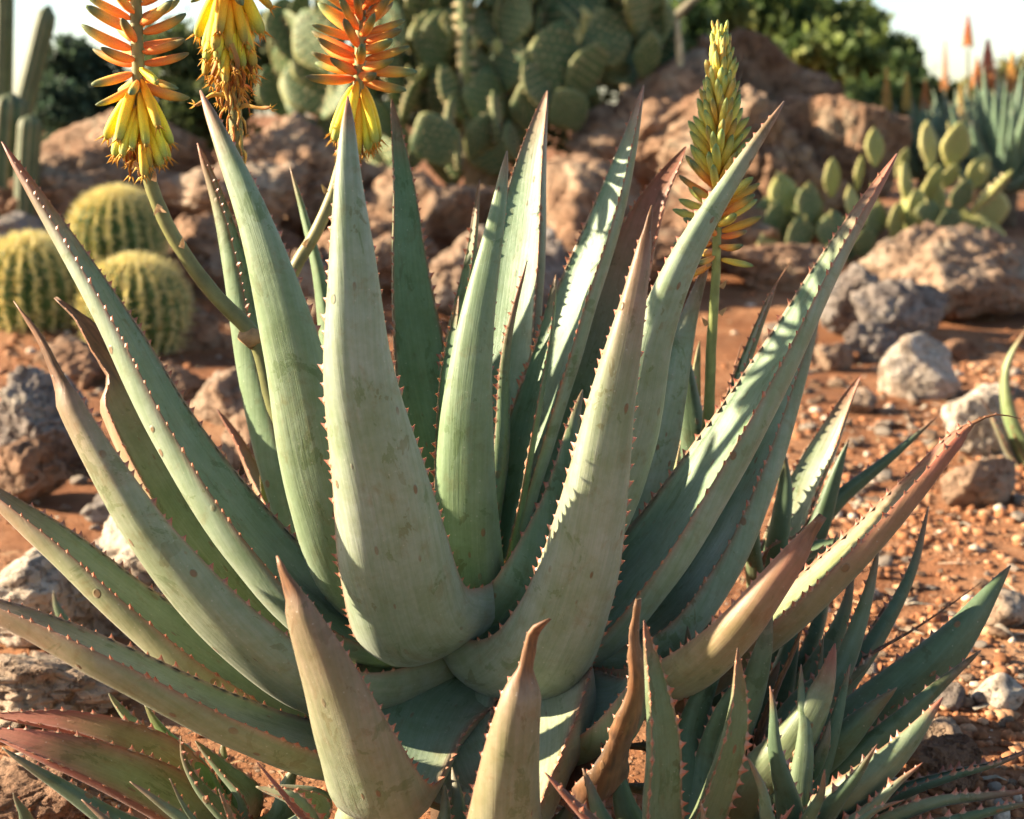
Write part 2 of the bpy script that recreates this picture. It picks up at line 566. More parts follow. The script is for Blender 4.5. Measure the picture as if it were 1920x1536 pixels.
    for m in marg:
        s = L * 0.10
        pos = np.array([x[0] for x in m])
        cum = np.concatenate([[0], np.cumsum(np.linalg.norm(np.diff(pos, axis=0), axis=1))])
        end = cum[-1]
        s = end * 0.08 + random.random() * gap
        while s < end * 0.97:
            i = int(np.searchsorted(cum, s)) - 1
            i = max(0, min(i, nl - 2))
            fr = (s - cum[i]) / max(1e-9, cum[i + 1] - cum[i])
            p = pos[i] * (1 - fr) + pos[i + 1] * fr
            od = nrm(m[i][1])
            td = nrm(pos[i + 1] - pos[i])
            nd = np.cross(td, od)
            tt = s / end
            ln = tooth * (0.45 + 0.8 * random.random()) * (0.55 + 0.6 * math.sin(math.pi * min(1, tt * 1.05)) ** 0.6)
            if m[i][3] > 0.5:
                ln *= 0.6
            bw = ln * 0.95
            bt = ln * 0.34
            base = p - od * ln * 0.22
            k = len(tv)
            midp = base + od * ln * 0.42 + td * ln * 0.10
            tip = base + od * ln * 1.15 + td * ln * (0.35 + 0.3 * random.random())
            for q, s1 in ((base, 1.0), (midp, 0.42)):
                tv += [q + td * bw * s1, q + nd * bt * s1, q - td * bw * s1, q - nd * bt * s1]
            tv.append(tip)
            for a_ in range(4):
                b_ = (a_ + 1) % 4
                tf.append((k + a_, k + b_, k + 4 + b_, k + 4 + a_))
                tf.append((k + 4 + a_, k + 4 + b_, k + 8))
            cb = np.array((0.30, 0.22, 0.13))
            cm = np.array((0.36, 0.135, 0.08)) * (0.8 + 0.5 * random.random())
            ct = np.array((0.22, 0.06, 0.035))
            tcl += [(*cb, 1)] * 4 + [(*cm, 1)] * 4 + [(*ct, 1)]
            s += gap * (0.55 + 0.9 * random.random()) * (1.15 - 0.35 * tt)
    if tv:
        te = mesh_obj('teeth', tv, tf, M_TEETH, o, False, loc, {'col': ('FLOAT_COLOR', tcl)})
        te['kind'] = 'stuff'
    return o

def tube(path, radii, seg=10, colf=None, wob=0.0):
    """returns verts, faces, cols of a capped tube; path world points"""
    p = np.array([tuple(q) for q in path], dtype=float)
    n = len(p)
    T = np.gradient(p, axis=0)
    T /= (np.linalg.norm(T, axis=1)[:, None] + 1e-12)
    ref = np.array((0.3, 1.0, 0.2)) if abs(T[0][1]) < 0.8 else np.array((1.0, 0.1, 0.2))
    N = nrm(ref - T[0] * np.dot(ref, T[0]))
    v, f, c = [], [], []
    for i in range(n):
        N = nrm(N - T[i] * np.dot(N, T[i]))
        Bv = np.cross(T[i], N)
        for k in range(seg):
            a = 2 * math.pi * k / seg
            r = radii[i] * (1 + wob * noise.noise(Vector((k * 1.3, i * 0.6, 4.2))))
            v.append(p[i] + (N * math.cos(a) + Bv * math.sin(a)) * r)
            if colf:
                c.append((*colf(i / (n - 1), k), 1))
    for i in range(n - 1):
        for k in range(seg):
            j = (k + 1) % seg
            f.append((i * seg + k, i * seg + j, (i + 1) * seg + j, (i + 1) * seg + k))
    f.append(tuple(reversed(range(seg))))
    f.append(tuple(range((n - 1) * seg, n * seg)))
    return v, f, c
# ------------------------------------------------------------------ ground
def build_ground():
    n1, n2 = 300, 330
    a = np.linspace(-1, 1, n1)
    xs = 2.0 * np.sinh(a * 4.6) / math.sinh(1.0) * 0.55 + 0.4
    b = np.linspace(0, 1, n2)
    ys = 0.2 + 1.6 * (np.exp(b * 5.3) - 1) * 0.75 * (0.35 + 0.65 * b)
    V = np.zeros((n2, n1, 3))
    for j, y in enumerate(ys):
        for i, x in enumerate(xs):
            V[j, i] = (x, y - 1.5, 0)
    for j in range(n2):
        for i in range(n1):
            V[j, i, 2] = ground_z(V[j, i, 0], V[j, i, 1])
    idx = np.arange(n1 * n2).reshape(n2, n1)
    f = np.stack([idx[:-1, :-1], idx[:-1, 1:], idx[1:, 1:], idx[1:, :-1]], -1).reshape(-1, 4)
    o = mesh_obj('ground', V.reshape(-1, 3), f.tolist(), M_SOIL)
    o['kind'] = 'structure'
    return o
build_ground()

# ------------------------------------------------------------------ rocks
_ico = {}
def ico(sub):
    if sub not in _ico:
        bm = bmesh.new()
        bmesh.ops.create_icosphere(bm, subdivisions=sub, radius=1.0)
        bm.verts.ensure_lookup_table()
        v = np.array([tuple(x.co) for x in bm.verts])
        f = [tuple(y.index for y in x.verts) for x in bm.faces]
        bm.free()
        _ico[sub] = (v, f)
    return _ico[sub]

def rock_shape(sub, seed, facets=16, rough=0.10, soft=15.0, lump=0.12):
    v, f = ico(sub)
    r = np.random.default_rng(seed)
    nn = r.normal(size=(facets, 3))
    nn /= np.linalg.norm(nn, axis=1)[:, None]
    dd = 0.62 + 0.38 * r.random(facets)
    dots = v @ nn.T
    q = np.where(dots > 0.05, dots / dd[None, :], 0.05)
    inv = (np.sum(q ** soft, axis=1)) ** (1 / soft)
    rad = np.minimum(1.0 / np.maximum(inv, 1e-3), 1.25)
    out = v * rad[:, None]
    so = Vector((seed * 3.17 % 50, seed * 1.71 % 50, seed * 0.77 % 50))
    res = np.zeros_like(out)
    for i in range(len(out)):
        p = Vector(out[i])
        d = lump * 0.8 * noise.noise(p * 1.7 + so) + rough * noise.fractal(p * 3.2 + so, 0.8, 2.1, 6) * 0.75
        cr = noise.noise(p * 2.6 - so)
        d -= rough * 0.9 * max(0.0, 0.16 - abs(cr)) / 0.16 * 0.6
        res[i] = out[i] * (1 + d)
    return res, f

def rock(px, y0, y1, hw, mat, label, seed, cat='rock', name='rock', Y=None, sub=5, dz=0.8, rot=0.0, facets=16, rough=0.10, bury=0.18, group=None, tilt=0.0, lump=0.12):
    """rock seen between rows y0 (top) and y1 (foot) round column px, hw pixels half-wide, standing on the ground"""
    g = G(px, y1) if Y is None else P(px, y1, Y)
    Yd = g.y
    sc = Yd / F
    hx = hw * sc * (1.4 if Yd > 5.3 else 1.2)
    hz = (y1 - y0) * sc * 0.53 / math.cos(PITCH)
    v, f = rock_shape(sub, seed, facets, rough, lump=lump)
    R = np.array(Euler((tilt, 0, rot)).to_matrix())
    v = v @ R.T
    ext = np.abs(v).max(0)
    v = v / ext
    v = v * np.array((hx, hx * dz, hz * (1 + bury)))
    c = np.array((g.x, g.y + hx * dz * 0.6, g.z + hz * (1 - bury)))
    w = v + c
    zb = ground_z(c[0], c[1])
    loc = (c[0], c[1], min(w[:, 2].min(), zb))
    o = mesh_obj(name, w, f, mat, None, True, loc)
    tag(o, label, cat, group)
    return o

# big rockery boulders, far to near
rock(1440, 82, 330, 110, M_ROCK_RED, 'brown rounded boulder topping the rockery, just under the green tree', 11, 'boulder', 'boulder', Y=7.6, sub=6, rough=.16)
rock(1240, 122, 460, 200, M_ROCK_RED, 'broad red-brown boulder beside the tall prickly pear, behind the aloe tips', 5, 'boulder', 'boulder', Y=6.9, sub=6, rough=.20, lump=.2)
rock(1560, 150, 440, 110, M_ROCK_RED, 'rounded mauve-brown boulder at the far end of the rockery, by the blue-green aloes', 23, 'boulder', 'boulder', Y=7.0, sub=6, rough=.14)
rock(1400, 190, 480, 150, M_ROCK_RED, 'shadowed cracked boulder in the middle of the rockery behind the yellow flower spike', 31, 'boulder', 'boulder', Y=6.5, sub=6, rough=.2, lump=.22)
rock(1100, 300, 520, 120, M_ROCK_RED, 'dark brown boulder low in the rockery behind the central aloe leaves', 37, 'boulder', 'boulder', Y=6.1, sub=5, rough=.18)
rock(890, 440, 590, 95, M_ROCK_TAN, 'sunlit tan boulder showing between the central aloe leaves', 41, 'boulder', 'boulder', Y=5.2, sub=6, rough=.16)
rock(1010, 445, 600, 70, M_ROCK_GREY, 'greyish rock beside the sunlit tan boulder, between the aloe leaves', 43, Y=5.3, rough=.14)
rock(760, 330, 520, 110, M_ROCK_RED, 'shaded red rock below the lone low prickly pear pad', 47, 'boulder', 'boulder', Y=6.2, rough=.2)
rock(560, 230, 420, 110, M_ROCK_RED, 'reddish boulder behind the withered flower spike', 53, 'boulder', 'boulder', Y=6.4, sub=6, rough=.18)
rock(440, 295, 440, 120, M_ROCK_TAN, 'tan rounded boulder behind the curved flower stem', 59, 'boulder', 'boulder', Y=5.9, sub=6, rough=.14)
rock(210, 208, 420, 140, M_ROCK_RED, 'smooth red-brown boulder behind the hanging yellow flowers', 61, 'boulder', 'boulder', Y=6.6, sub=6, rough=.10)
rock(150, 300, 500, 150, M_ROCK_RED, 'shaded rust-red boulder just above the barrel cacti', 67, 'boulder', 'boulder', Y=6.1, sub=6, rough=.18, lump=.2)
rock(400, 410, 600, 120, M_ROCK_RED, 'dark red rock to the right of the upper barrel cactus', 71, 'boulder', 'boulder', Y=5.4, sub=6, rough=.18)
rock(590, 480, 640, 60, M_ROCK_TAN, 'small tan rock glimpsed left of the tallest front leaf', 73, Y=5.0)
rock(30, 395, 450, 45, M_ROCK_GREY, 'small grey stone at the picture edge above the lower barrel cactus', 79, Y=5.6)
rock(1330, 330, 520, 130, M_ROCK_RED, 'brown boulder low behind the yellow-green flower cone', 233, 'boulder', 'boulder', Y=6.0, sub=6, rough=.18)
rock(690, 400, 560, 110, M_ROCK_RED, 'dark rust boulder behind the tallest front leaf', 239, 'boulder', 'boulder', Y=5.6, sub=6, rough=.18)
rock(1180, 420, 560, 110, M_ROCK_RED, 'shadowed red rock behind the reddish leaf tip', 241, 'boulder', 'boulder', Y=5.5, sub=6, rough=.18)
rock(1480, 440, 560, 100, M_ROCK_RED, 'earthy brown rock under the prickly pear pads left of the grey pair', 251, 'boulder', 'boulder', Y=5.6, sub=6, rough=.18)
rock(850, 330, 480, 120, M_ROCK_RED, 'dim rust boulder under the tall prickly pear', 257, 'boulder', 'boulder', Y=6.5, sub=6, rough=.18)
rock(640, 300, 440, 110, M_ROCK_RED, 'dim brown boulder below the orange flower spike', 263, 'boulder', 'boulder', Y=6.6, sub=6, rough=.18)
rock(330, 560, 690, 80, M_ROCK_RED, 'shaded red rock beside the darkest barrel cactus', 269, 'rock', 'rock', Y=4.6, sub=5, rough=.18)
# right-hand rocks
rock(1830, 440, 610, 165, M_ROCK_TAN, 'wide flat-topped tan rock under the small prickly pear', 83, 'boulder', 'boulder', sub=6, rough=.16, dz=.7, lump=.16)
rock(1705, 428, 560, 60, M_ROCK_TAN, 'tan ledge rock joined to the left end of the flat-topped rock', 84, rough=.14)
rock(1590, 505, 640, 65, M_ROCK_GREY, 'grey rock with sunlit knob, left one of the grey pair', 89, rough=.16)
rock(1690, 535, 668, 85, M_ROCK_GREY, 'grey rock with pointed crest, right one of the grey pair', 97, rough=.16, rot=.6)
rock(1640, 590, 680, 50, M_ROCK_GREY, 'low grey stone at the foot of the grey pair of rocks', 98, rough=.16, rot=.6)
rock(1727, 636, 748, 66, M_ROCK_PALE, 'bright cream limestone block standing on red soil', 101, rough=.08, facets=9)
rock(1860, 715, 860, 75, M_ROCK_PALE, 'pale stone beside the small aloe at the picture edge', 103, rough=.12)
rock(1855, 862, 958, 72, M_ROCK_TAN, 'flat tan slab stone lying below the small edge aloe', 107, rough=.12, dz=.6)
rock(1890, 1110, 1185, 45, M_ROCK_PALE, 'sunlit white stone among gravel, above the pointed green offset leaf', 109, rough=.08, sub=4)
rock(1880, 1268, 1345, 48, M_ROCK_PALE, 'smooth oval white stone at the lower picture edge', 113, rough=.04, facets=20, sub=4)
rock(1770, 1345, 1410, 50, M_ROCK_TAN, 'brown stone beside the red-tipped offset leaf', 127, rough=.1, sub=4)
rock(1700, 1300, 1370, 40, M_ROCK_TAN, 'pinkish flat stone behind the red-tipped offset leaf', 128, rough=.08, sub=4)
rock(1790, 1280, 1330, 34, M_ROCK_GREY, 'bluish grey small stone near the oval white stone', 131, rough=.1, sub=4)
rock(1770, 1400, 1500, 75, M_ROCK_RED, 'dark red lump of stone in shade of the offsets', 137, rough=.14, sub=5)
# left-hand rocks
rock(75, 700, 905, 95, M_ROCK_GREY, 'dark grey boulder in shade at the picture edge, below the barrel cacti', 139, 'boulder', 'boulder', sub=6, rough=.16)
rock(30, 830, 960, 90, M_ROCK_RED, 'red-brown rock under the dark grey boulder at the picture edge', 149, rough=.16)
rock(420, 700, 800, 85, M_ROCK_TAN, 'sunlit tan rock behind the long arching leaf', 151, rough=.14)
rock(470, 770, 900, 60, M_ROCK_TAN, 'rounded tan rock with dark hollow behind the red leaf tip', 157, rough=.14)
rock(200, 925, 990, 45, M_ROCK_GREY, 'small grey stone between the broken-tipped leaves', 158, rough=.12)
rock(250, 970, 1200, 170, M_ROCK_PALE, 'large pale weathered limestone boulder behind the lowest aloe leaves', 163, 'boulder', 'boulder', sub=6, rough=.14, lump=.2)
rock(50, 1030, 1230, 150, M_ROCK_PALE, 'pale furrowed limestone boulder at the picture edge above the longest low leaf', 167, 'boulder', 'boulder', sub=6, rough=.10)
rock(90, 1225, 1370, 150, M_ROCK_TAN, 'yellowish lumpy limestone boulder above the red offset leaves', 173, 'boulder', 'boulder', sub=6, rough=.2, lump=.25)
rock(60, 1430, 1560, 130, M_ROCK_RED, 'orange crumbly clod in the bottom corner under the red leaves', 179, rough=.2, sub=6, bury=.4, lump=.2)

rock(1560, 640, 700, 40, M_ROCK_TAN, 'low tan stone in front of the grey pair of rocks', 301, rough=.14)
rock(1490, 600, 680, 55, M_ROCK_TAN, 'tan rock half hidden by the long channelled leaf', 303, rough=.14)
rock(1800, 640, 680, 36, M_ROCK_RED, 'small red stone right of the cream block', 305, rough=.12, sub=4)
rock(1620, 730, 780, 40, M_ROCK_TAN, 'small tan stone left below the cream block', 307, rough=.12, sub=4)
rock(300, 690, 770, 70, M_ROCK_RED, 'dusty red rock under the lowest barrel cactus', 309, rough=.16)
rock(150, 640, 730, 80, M_ROCK_RED, 'low red rock at the foot of the largest barrel cactus', 311, rough=.16)
rock(380, 880, 960, 60, M_ROCK_TAN, 'tan rock between the arching leaf and the short red leaf', 313, rough=.16)
# pebbles one can pick out: separate stones on the soil, sharing a few shapes
peb_mats = [M_ROCK_TAN, M_ROCK_PALE, M_ROCK_RED, M_ROCK_GREY]
peb_mesh = []
for k in range(8):
    v, f = rock_shape(3, 300 + k, 10, 0.08)
    v = v * np.array((1, 0.8 + 0.2 * random.random(), 0.6 + 0.2 * random.random()))
    for mi, m in enumerate(peb_mats):
        me = bpy.data.meshes.new('pebble')
        me.from_pydata(v.tolist(), [], f)
        me.polygons.foreach_set('use_smooth', [True] * len(me.polygons))
        me.materials.append(m)
        peb_mesh.append((mi, me))
def scatter_px(n, box, size, wts, label, group, powr=2.2):
    for k in range(n):
        px = random.uniform(box[0], box[2])
        py = random.uniform(box[1], box[3])
        g = G(px, py)
        s = size[0] + (size[1] - size[0]) * random.random() ** powr
        r = s * g.y / F * 0.5
        mi = random.choices(range(4), wts)[0]
        me = random.choice([m for i_, m in peb_mesh if i_ == mi])
        o = bpy.data.objects.new('pebble', me)
        link(o)
        o.location = (g.x, g.y, ground_z(g.x, g.y) + r * 0.25)
        o.rotation_euler = (random.uniform(-.3, .3), random.uniform(-.3, .3), random.uniform(0, 6.28))
        o.scale = (r, r * random.uniform(.8, 1.1), r * random.uniform(.7, 1.0))
        word = ('tan', 'cream', 'rust-red', 'grey')[mi]
        size_w = 'large' if s > size[0] + 0.55 * (size[1] - size[0]) else ('medium' if s > size[0] + 0.2 * (size[1] - size[0]) else 'small')
        tag(o, '%s %s %s' % (size_w, word, label), 'pebble', group)
scatter_px(150, (1480, 680, 1930, 980), (12, 40), (6, 6, 2, 0), 'pebble strewn on the red soil beside the cream block', 'pebbles beside the cream block')
scatter_px(110, (1620, 1040, 1930, 1520), (12, 52), (4, 4, 4, 2), 'pebble on the red soil among the offset leaf tips', 'pebbles among the offset leaves')
scatter_px(40, (0, 620, 560, 1000), (14, 55), (3, 2, 5, 3), 'pebble on shaded red soil near the barrel cacti', 'pebbles near the barrel cacti')
scatter_px(25, (0, 1380, 260, 1536), (10, 36), (4, 2, 6, 0), 'pebble in the bottom corner under the red leaves', 'pebbles in the bottom corner')

# uncountable gravel and clods
def px_spots(n, box):
    out = []
    for k in range(n):
        g = G(random.uniform(box[0], box[2]), random.uniform(box[1], box[3]))
        out.append((g.x, g.y))
    return out

def gravel():
    v0, f0 = ico(1)
    f0 = np.array(f0)
    vs_, fs_, cs_ = [], [], []
    k = 0
    spots = [(random.uniform(-0.5, 0.62), 1.15 + 6.0 * random.random() ** 1.7) for i in range(9000)]
    spots = [(x * y, y) for x, y in spots]
    spots += px_spots(4200, (1470, 640, 1930, 1536)) + px_spots(1500, (0, 640, 560, 1000)) + px_spots(700, (0, 1380, 300, 1536))
    for x, y in spots:
        dens = noise.noise(Vector((x * 1.6, y * 1.6, 9.0)))
        if random.random() > 0.55 + 0.9 * dens:
            continue
        r = (0.0024 + 0.011 * random.random() ** 2.8) * (0.6 + 0.22 * y)
        z = ground_z(x, y)
        sc = np.array((r * random.uniform(.8, 1.3), r * random.uniform(.8, 1.2), r * random.uniform(.5, .9)))
        an = random.random() * 6.28
        vv = v0 * (1 + 0.22 * np.sin(v0[:, [1, 2, 0]] * random.uniform(3, 6) + random.random() * 6)) * sc
        ca, sa = math.cos(an), math.sin(an)
        vv = np.stack([vv[:, 0] * ca - vv[:, 1] * sa, vv[:, 0] * sa + vv[:, 1] * ca, vv[:, 2]], 1) + np.array((x, y, z + r * 0.15))
        vs_.append(vv)
        fs_.append(f0 + k)
        k += len(v0)
        b = random.random()
        base = np.array((0.28, 0.12, 0.055)) if b < .62 else (np.array((0.40, 0.22, 0.12)) if b < .9 else np.array((0.5, 0.4, 0.3)))
        cs_.append(np.tile(np.append(base * random.uniform(.6, 1.2), 1.0), (len(v0), 1)))
    o = mesh_obj('gravel', np.concatenate(vs_), np.concatenate(fs_).tolist(), mat_attr('gravel_stone', .9, .15, 0, .35, 200.0), None, True, None, {'col': ('FLOAT_COLOR', np.concatenate(cs_))})
    o['kind'] = 'stuff'
    o['label'] = 'loose fine gravel and clods over red soil'
    # dry straw litter
    V, Fc, Cc = [], [], []
    for i in range(1500):
        y = 1.2 + 5.0 * random.random() ** 1.6
        x = random.uniform(-0.5, 0.6) * y
        L = random.uniform(.012, .07)
        an = random.random() * 6.28
        d = np.array((math.cos(an), math.sin(an), 0))
        s = np.array((-math.sin(an), math.cos(an), 0)) * random.choice((.0008, .0012, .0016, .004))
        p = np.array((x, y, ground_z(x, y) + 0.004))
        q = p + d * L * .5 + np.array((0, 0, random.uniform(.0, .008)))
        e = p + d * L + s * random.uniform(-8, 8)
        e[2] = ground_z(e[0], e[1]) + 0.003
        k = len(V)
        u = np.array((0, 0, 0.0012))
        V += [p - s, p + s, q - s, q + s, e, p + u, q + u]
        Fc += [(k, k + 2, k + 6, k + 5), (k + 5, k + 6, k + 3, k + 1), (k + 2, k + 4, k + 6), (k + 6, k + 4, k + 3)]
        c = np.array(random.choice([(0.42, 0.3, 0.17), (0.3, 0.17, 0.08), (0.5, 0.42, 0.3)])) * random.uniform(.7, 1.1)
        Cc += [(*c, 1)] * 7
    o = mesh_obj('dry_litter', V, Fc, M_DRY, None, False, None, {'col': ('FLOAT_COLOR', Cc)})
    o['kind'] = 'stuff'
    o['label'] = 'dry straw and leaf litter lying on the soil'
gravel()

# ------------------------------------------------------------------ trees and shrubs behind
def blob_crown(blobs, n, size, cols, seed, flat=0.0):
    """leaf-sized faces in clusters spread through the blobs (centre, radii)"""
    r = np.random.default_rng(seed)
    V, Fc, Cc = [], [], []
    vol = np.array([b[1][0] * b[1][1] * b[1][2] for b in blobs]) ** 0.67
    vol /= vol.sum()
    for bi, (c, rad) in enumerate(blobs):
        m = int(n * vol[bi])
        ncl = max(6, m // 26)
        d = r.normal(size=(ncl, 3))
        d /= np.linalg.norm(d, axis=1)[:, None]
        cc = np.array(c) + d * np.array(rad) * (r.random((ncl, 1)) ** 0.28)
        cr = 0.20 * min(rad)
        for k in range(ncl):
            tone = cols[r.integers(len(cols))]
            tone = np.array(tone) * r.uniform(.7, 1.25)
            for q in range(26):
                p = cc[k] + r.normal(size=3) * cr * 0.75
                a = r.normal(size=3)
                a /= np.linalg.norm(a)
                b = np.cross(a, r.normal(size=3))
                b /= np.linalg.norm(b)
                L = size * r.uniform(.6, 1.4)
                w = L * 0.32
                nn = np.cross(a, b) * w * 0.25
                i = len(V)
                V += [p, p + a * L * .5 + b * w + nn, p + a * L, p + a * L * .5 - b * w + nn]
                Fc.append((i, i + 1, i + 2, i + 3))
                Cc += [(*(tone * r.uniform(.85, 1.15)), 1)] * 4
    return V, Fc, Cc

def tree(name, label, cat, base, blobs, n, size, cols, seed, trunk_r=0.06, group=None, limbs=True):
    root = thing(name, label, cat, base, group)
    V, Fc, Cc = blob_crown(blobs, n, size, cols, seed)
    mesh_obj('crown', V, Fc, M_FOL, root, False, base, {'col': ('FLOAT_COLOR', Cc)})
    cen = np.mean([b[0] for b in blobs], axis=0)
    b0 = np.array(base)
    fork = b0 * 0.45 + cen * 0.55
    fork[2] = b0[2] + (cen[2] - b0[2]) * 0.45
    v, f, c = tube([b0 + np.array((0, 0, -.1)), b0 * .6 + fork * .4 + np.array((.03, 0, 0)), fork], [trunk_r, trunk_r * .8, trunk_r * .6], 10, lambda t, k: (.13, .095, .065), .2)
    off = len(v)
    for cc, rad in blobs:
        m = (fork + np.array(cc)) * .5 + rng.normal(size=3) * .08 * min(rad)
        v2, f2, c2 = tube([fork, m, np.array(cc)], [trunk_r * .5, trunk_r * .35, trunk_r * .12], 7, lambda t, k: (.13, .095, .065), .2)
        f += [tuple(i + off for i in q) for q in f2]
        v += v2
        c += c2
        off = len(v)
    mesh_obj('trunk', v, f, M_BARK, root, True, base, {'col': ('FLOAT_COLOR', c)})
    return root

def px_blob(px, py, Y, rx, ry, depth=1.0):
    p = P(px, py, Y)
    s = Y / F
    return (tuple(p), (rx * s, rx * s * depth, ry * s))

def gbase(px, Y):
    p = P(px, 500, Y)
    return (p.x, p.y, ground_z(p.x, p.y))

DKG = [(.05, .085, .025), (.075, .12, .035), (.10, .14, .045)]
YLG = [(.17, .21, .055), (.25, .27, .08), (.12, .16, .04)]
tree('pine_tree', 'dark green bushy tree rising behind the rockery against the sky', 'tree', gbase(1500, 13), [px_blob(1420, 30, 13, 75, 55), px_blob(1500, 60, 13.2, 90, 62), px_blob(1600, 60, 13, 55, 50), px_blob(1350, 80, 13.3, 80, 50), px_blob(1560, 110, 12.6, 110, 50), px_blob(1660, 130, 12.8, 60, 42), px_blob(1450, 130, 13, 120, 50)], 13000, .11, YLG + DKG, 3, .12)
tree('shrub', 'low dark shrub at the right end of the green tree, behind the flower spikes', 'shrub', gbase(1690, 12), [px_blob(1690, 170, 12, 55, 60), px_blob(1640, 220, 11.6, 70, 60), px_blob(1740, 210, 12.4, 60, 45)], 4500, .10, DKG, 5, .05)
tree('shrub', 'dim shrub behind the branching trunk top centre', 'shrub', gbase(1290, 11), [px_blob(1280, 60, 11, 60, 50), px_blob(1230, 110, 10.6, 55, 60), px_blob(1340, 20, 11.4, 50, 40)], 4200, .09, DKG, 7, .05)
tree('shrub', 'blue-green rounded shrub between columnar cactus and hanging yellow flowers', 'shrub', gbase(140, 8.5), [px_blob(140, 140, 8.5, 60, 60), px_blob(120, 215, 8.2, 60, 60), px_blob(190, 190, 8.6, 55, 70)], 6000, .055, [(.05, .085, .055), (.07, .11, .06), (.04, .065, .04)], 9, .04)
tree('shrub', 'olive shrub behind the withered flower spike', 'shrub', gbase(340, 8.6), [px_blob(330, 120, 8.8, 70, 80), px_blob(420, 150, 8.8, 70, 90), px_blob(510, 110, 8.8, 60, 80), px_blob(370, 230, 8.5, 90, 60)], 8000, .055, [(.09, .12, .04), (.12, .14, .055), (.06, .085, .03)], 11, .05)
tree('shrub', 'pale yellow-green far shrub under the sky at the right edge', 'shrub', gbase(1900, 17), [px_blob(1900, 160, 17, 60, 45), px_blob(1960, 150, 17, 60, 50), px_blob(1830, 185, 17, 60, 32)], 3000, .11, [(.22, .2, .07), (.16, .17, .06)], 13, .06)
tree('shrub', 'dark green shrub behind the boulders, below the low prickly pear pads', 'shrub', gbase(950, 9), [px_blob(700, 180, 9, 120, 90), px_blob(950, 200, 9.2, 150, 90), px_blob(800, 90, 9.4, 140, 80), px_blob(1100, 120, 9.4, 110, 90)], 8000, .06, [(.04, .06, .02), (.06, .08, .03)], 17, .06)

# leafless trunk and branches leaning at the top centre
bt = thing('bare_tree', 'leaning tree with bare pale branches at the top centre', 'tree', gbase(1180, 9.0))
def branch(nm, pts, r0, r1, col, par):
    sp, L = catmull([tuple(P(*p)) for p in pts], 14)
    v, f, c = tube(sp, np.linspace(r0, r1, 14), 9, lambda t, k: col, .25)
    return mesh_obj(nm, v, f, M_BARK, par, True, sp[0], {'col': ('FLOAT_COLOR', c)})
g0 = gbase(1180, 9.0)
branch('trunk', [(1165, 330, 9.0), (1180, 180, 9.0), (1190, 60, 9.0), (1200, -60, 9.0)], .07, .04, (.17, .14, .1), bt)
branch('branch', [(1185, 140, 9.0), (1230, 70, 9.0), (1290, 10, 8.9), (1350, -40, 8.9)], .045, .02, (.18, .16, .11), bt)
branch('branch', [(1180, 180, 9.0), (1140, 60, 8.9), (1095, 10, 8.8), (1075, -40, 8.8)], .035, .015, (.36, .27, .17), bt)
branch('branch', [(1190, 60, 9.0), (1220, 20, 9.0), (1240, -40, 9.0)], .03, .015, (.2, .17, .12), bt)
po = thing('dead_stalk', 'short pale dead stalk standing upright beside the boulder top', 'stalk', tuple(P(1276, 125, 7.3)))
v, f, c = tube([P(1278, 190, 7.3), P(1275, 110, 7.3), P(1272, 75, 7.3), P(1270, 38, 7.3)], [.018, .019, .017, .012], 8, lambda t, k: (.45, .36, .22), .2)
mesh_obj('shaft', v, f, M_BARK, po, True, P(1276, 125, 7.3), {'col': ('FLOAT_COLOR', c)})

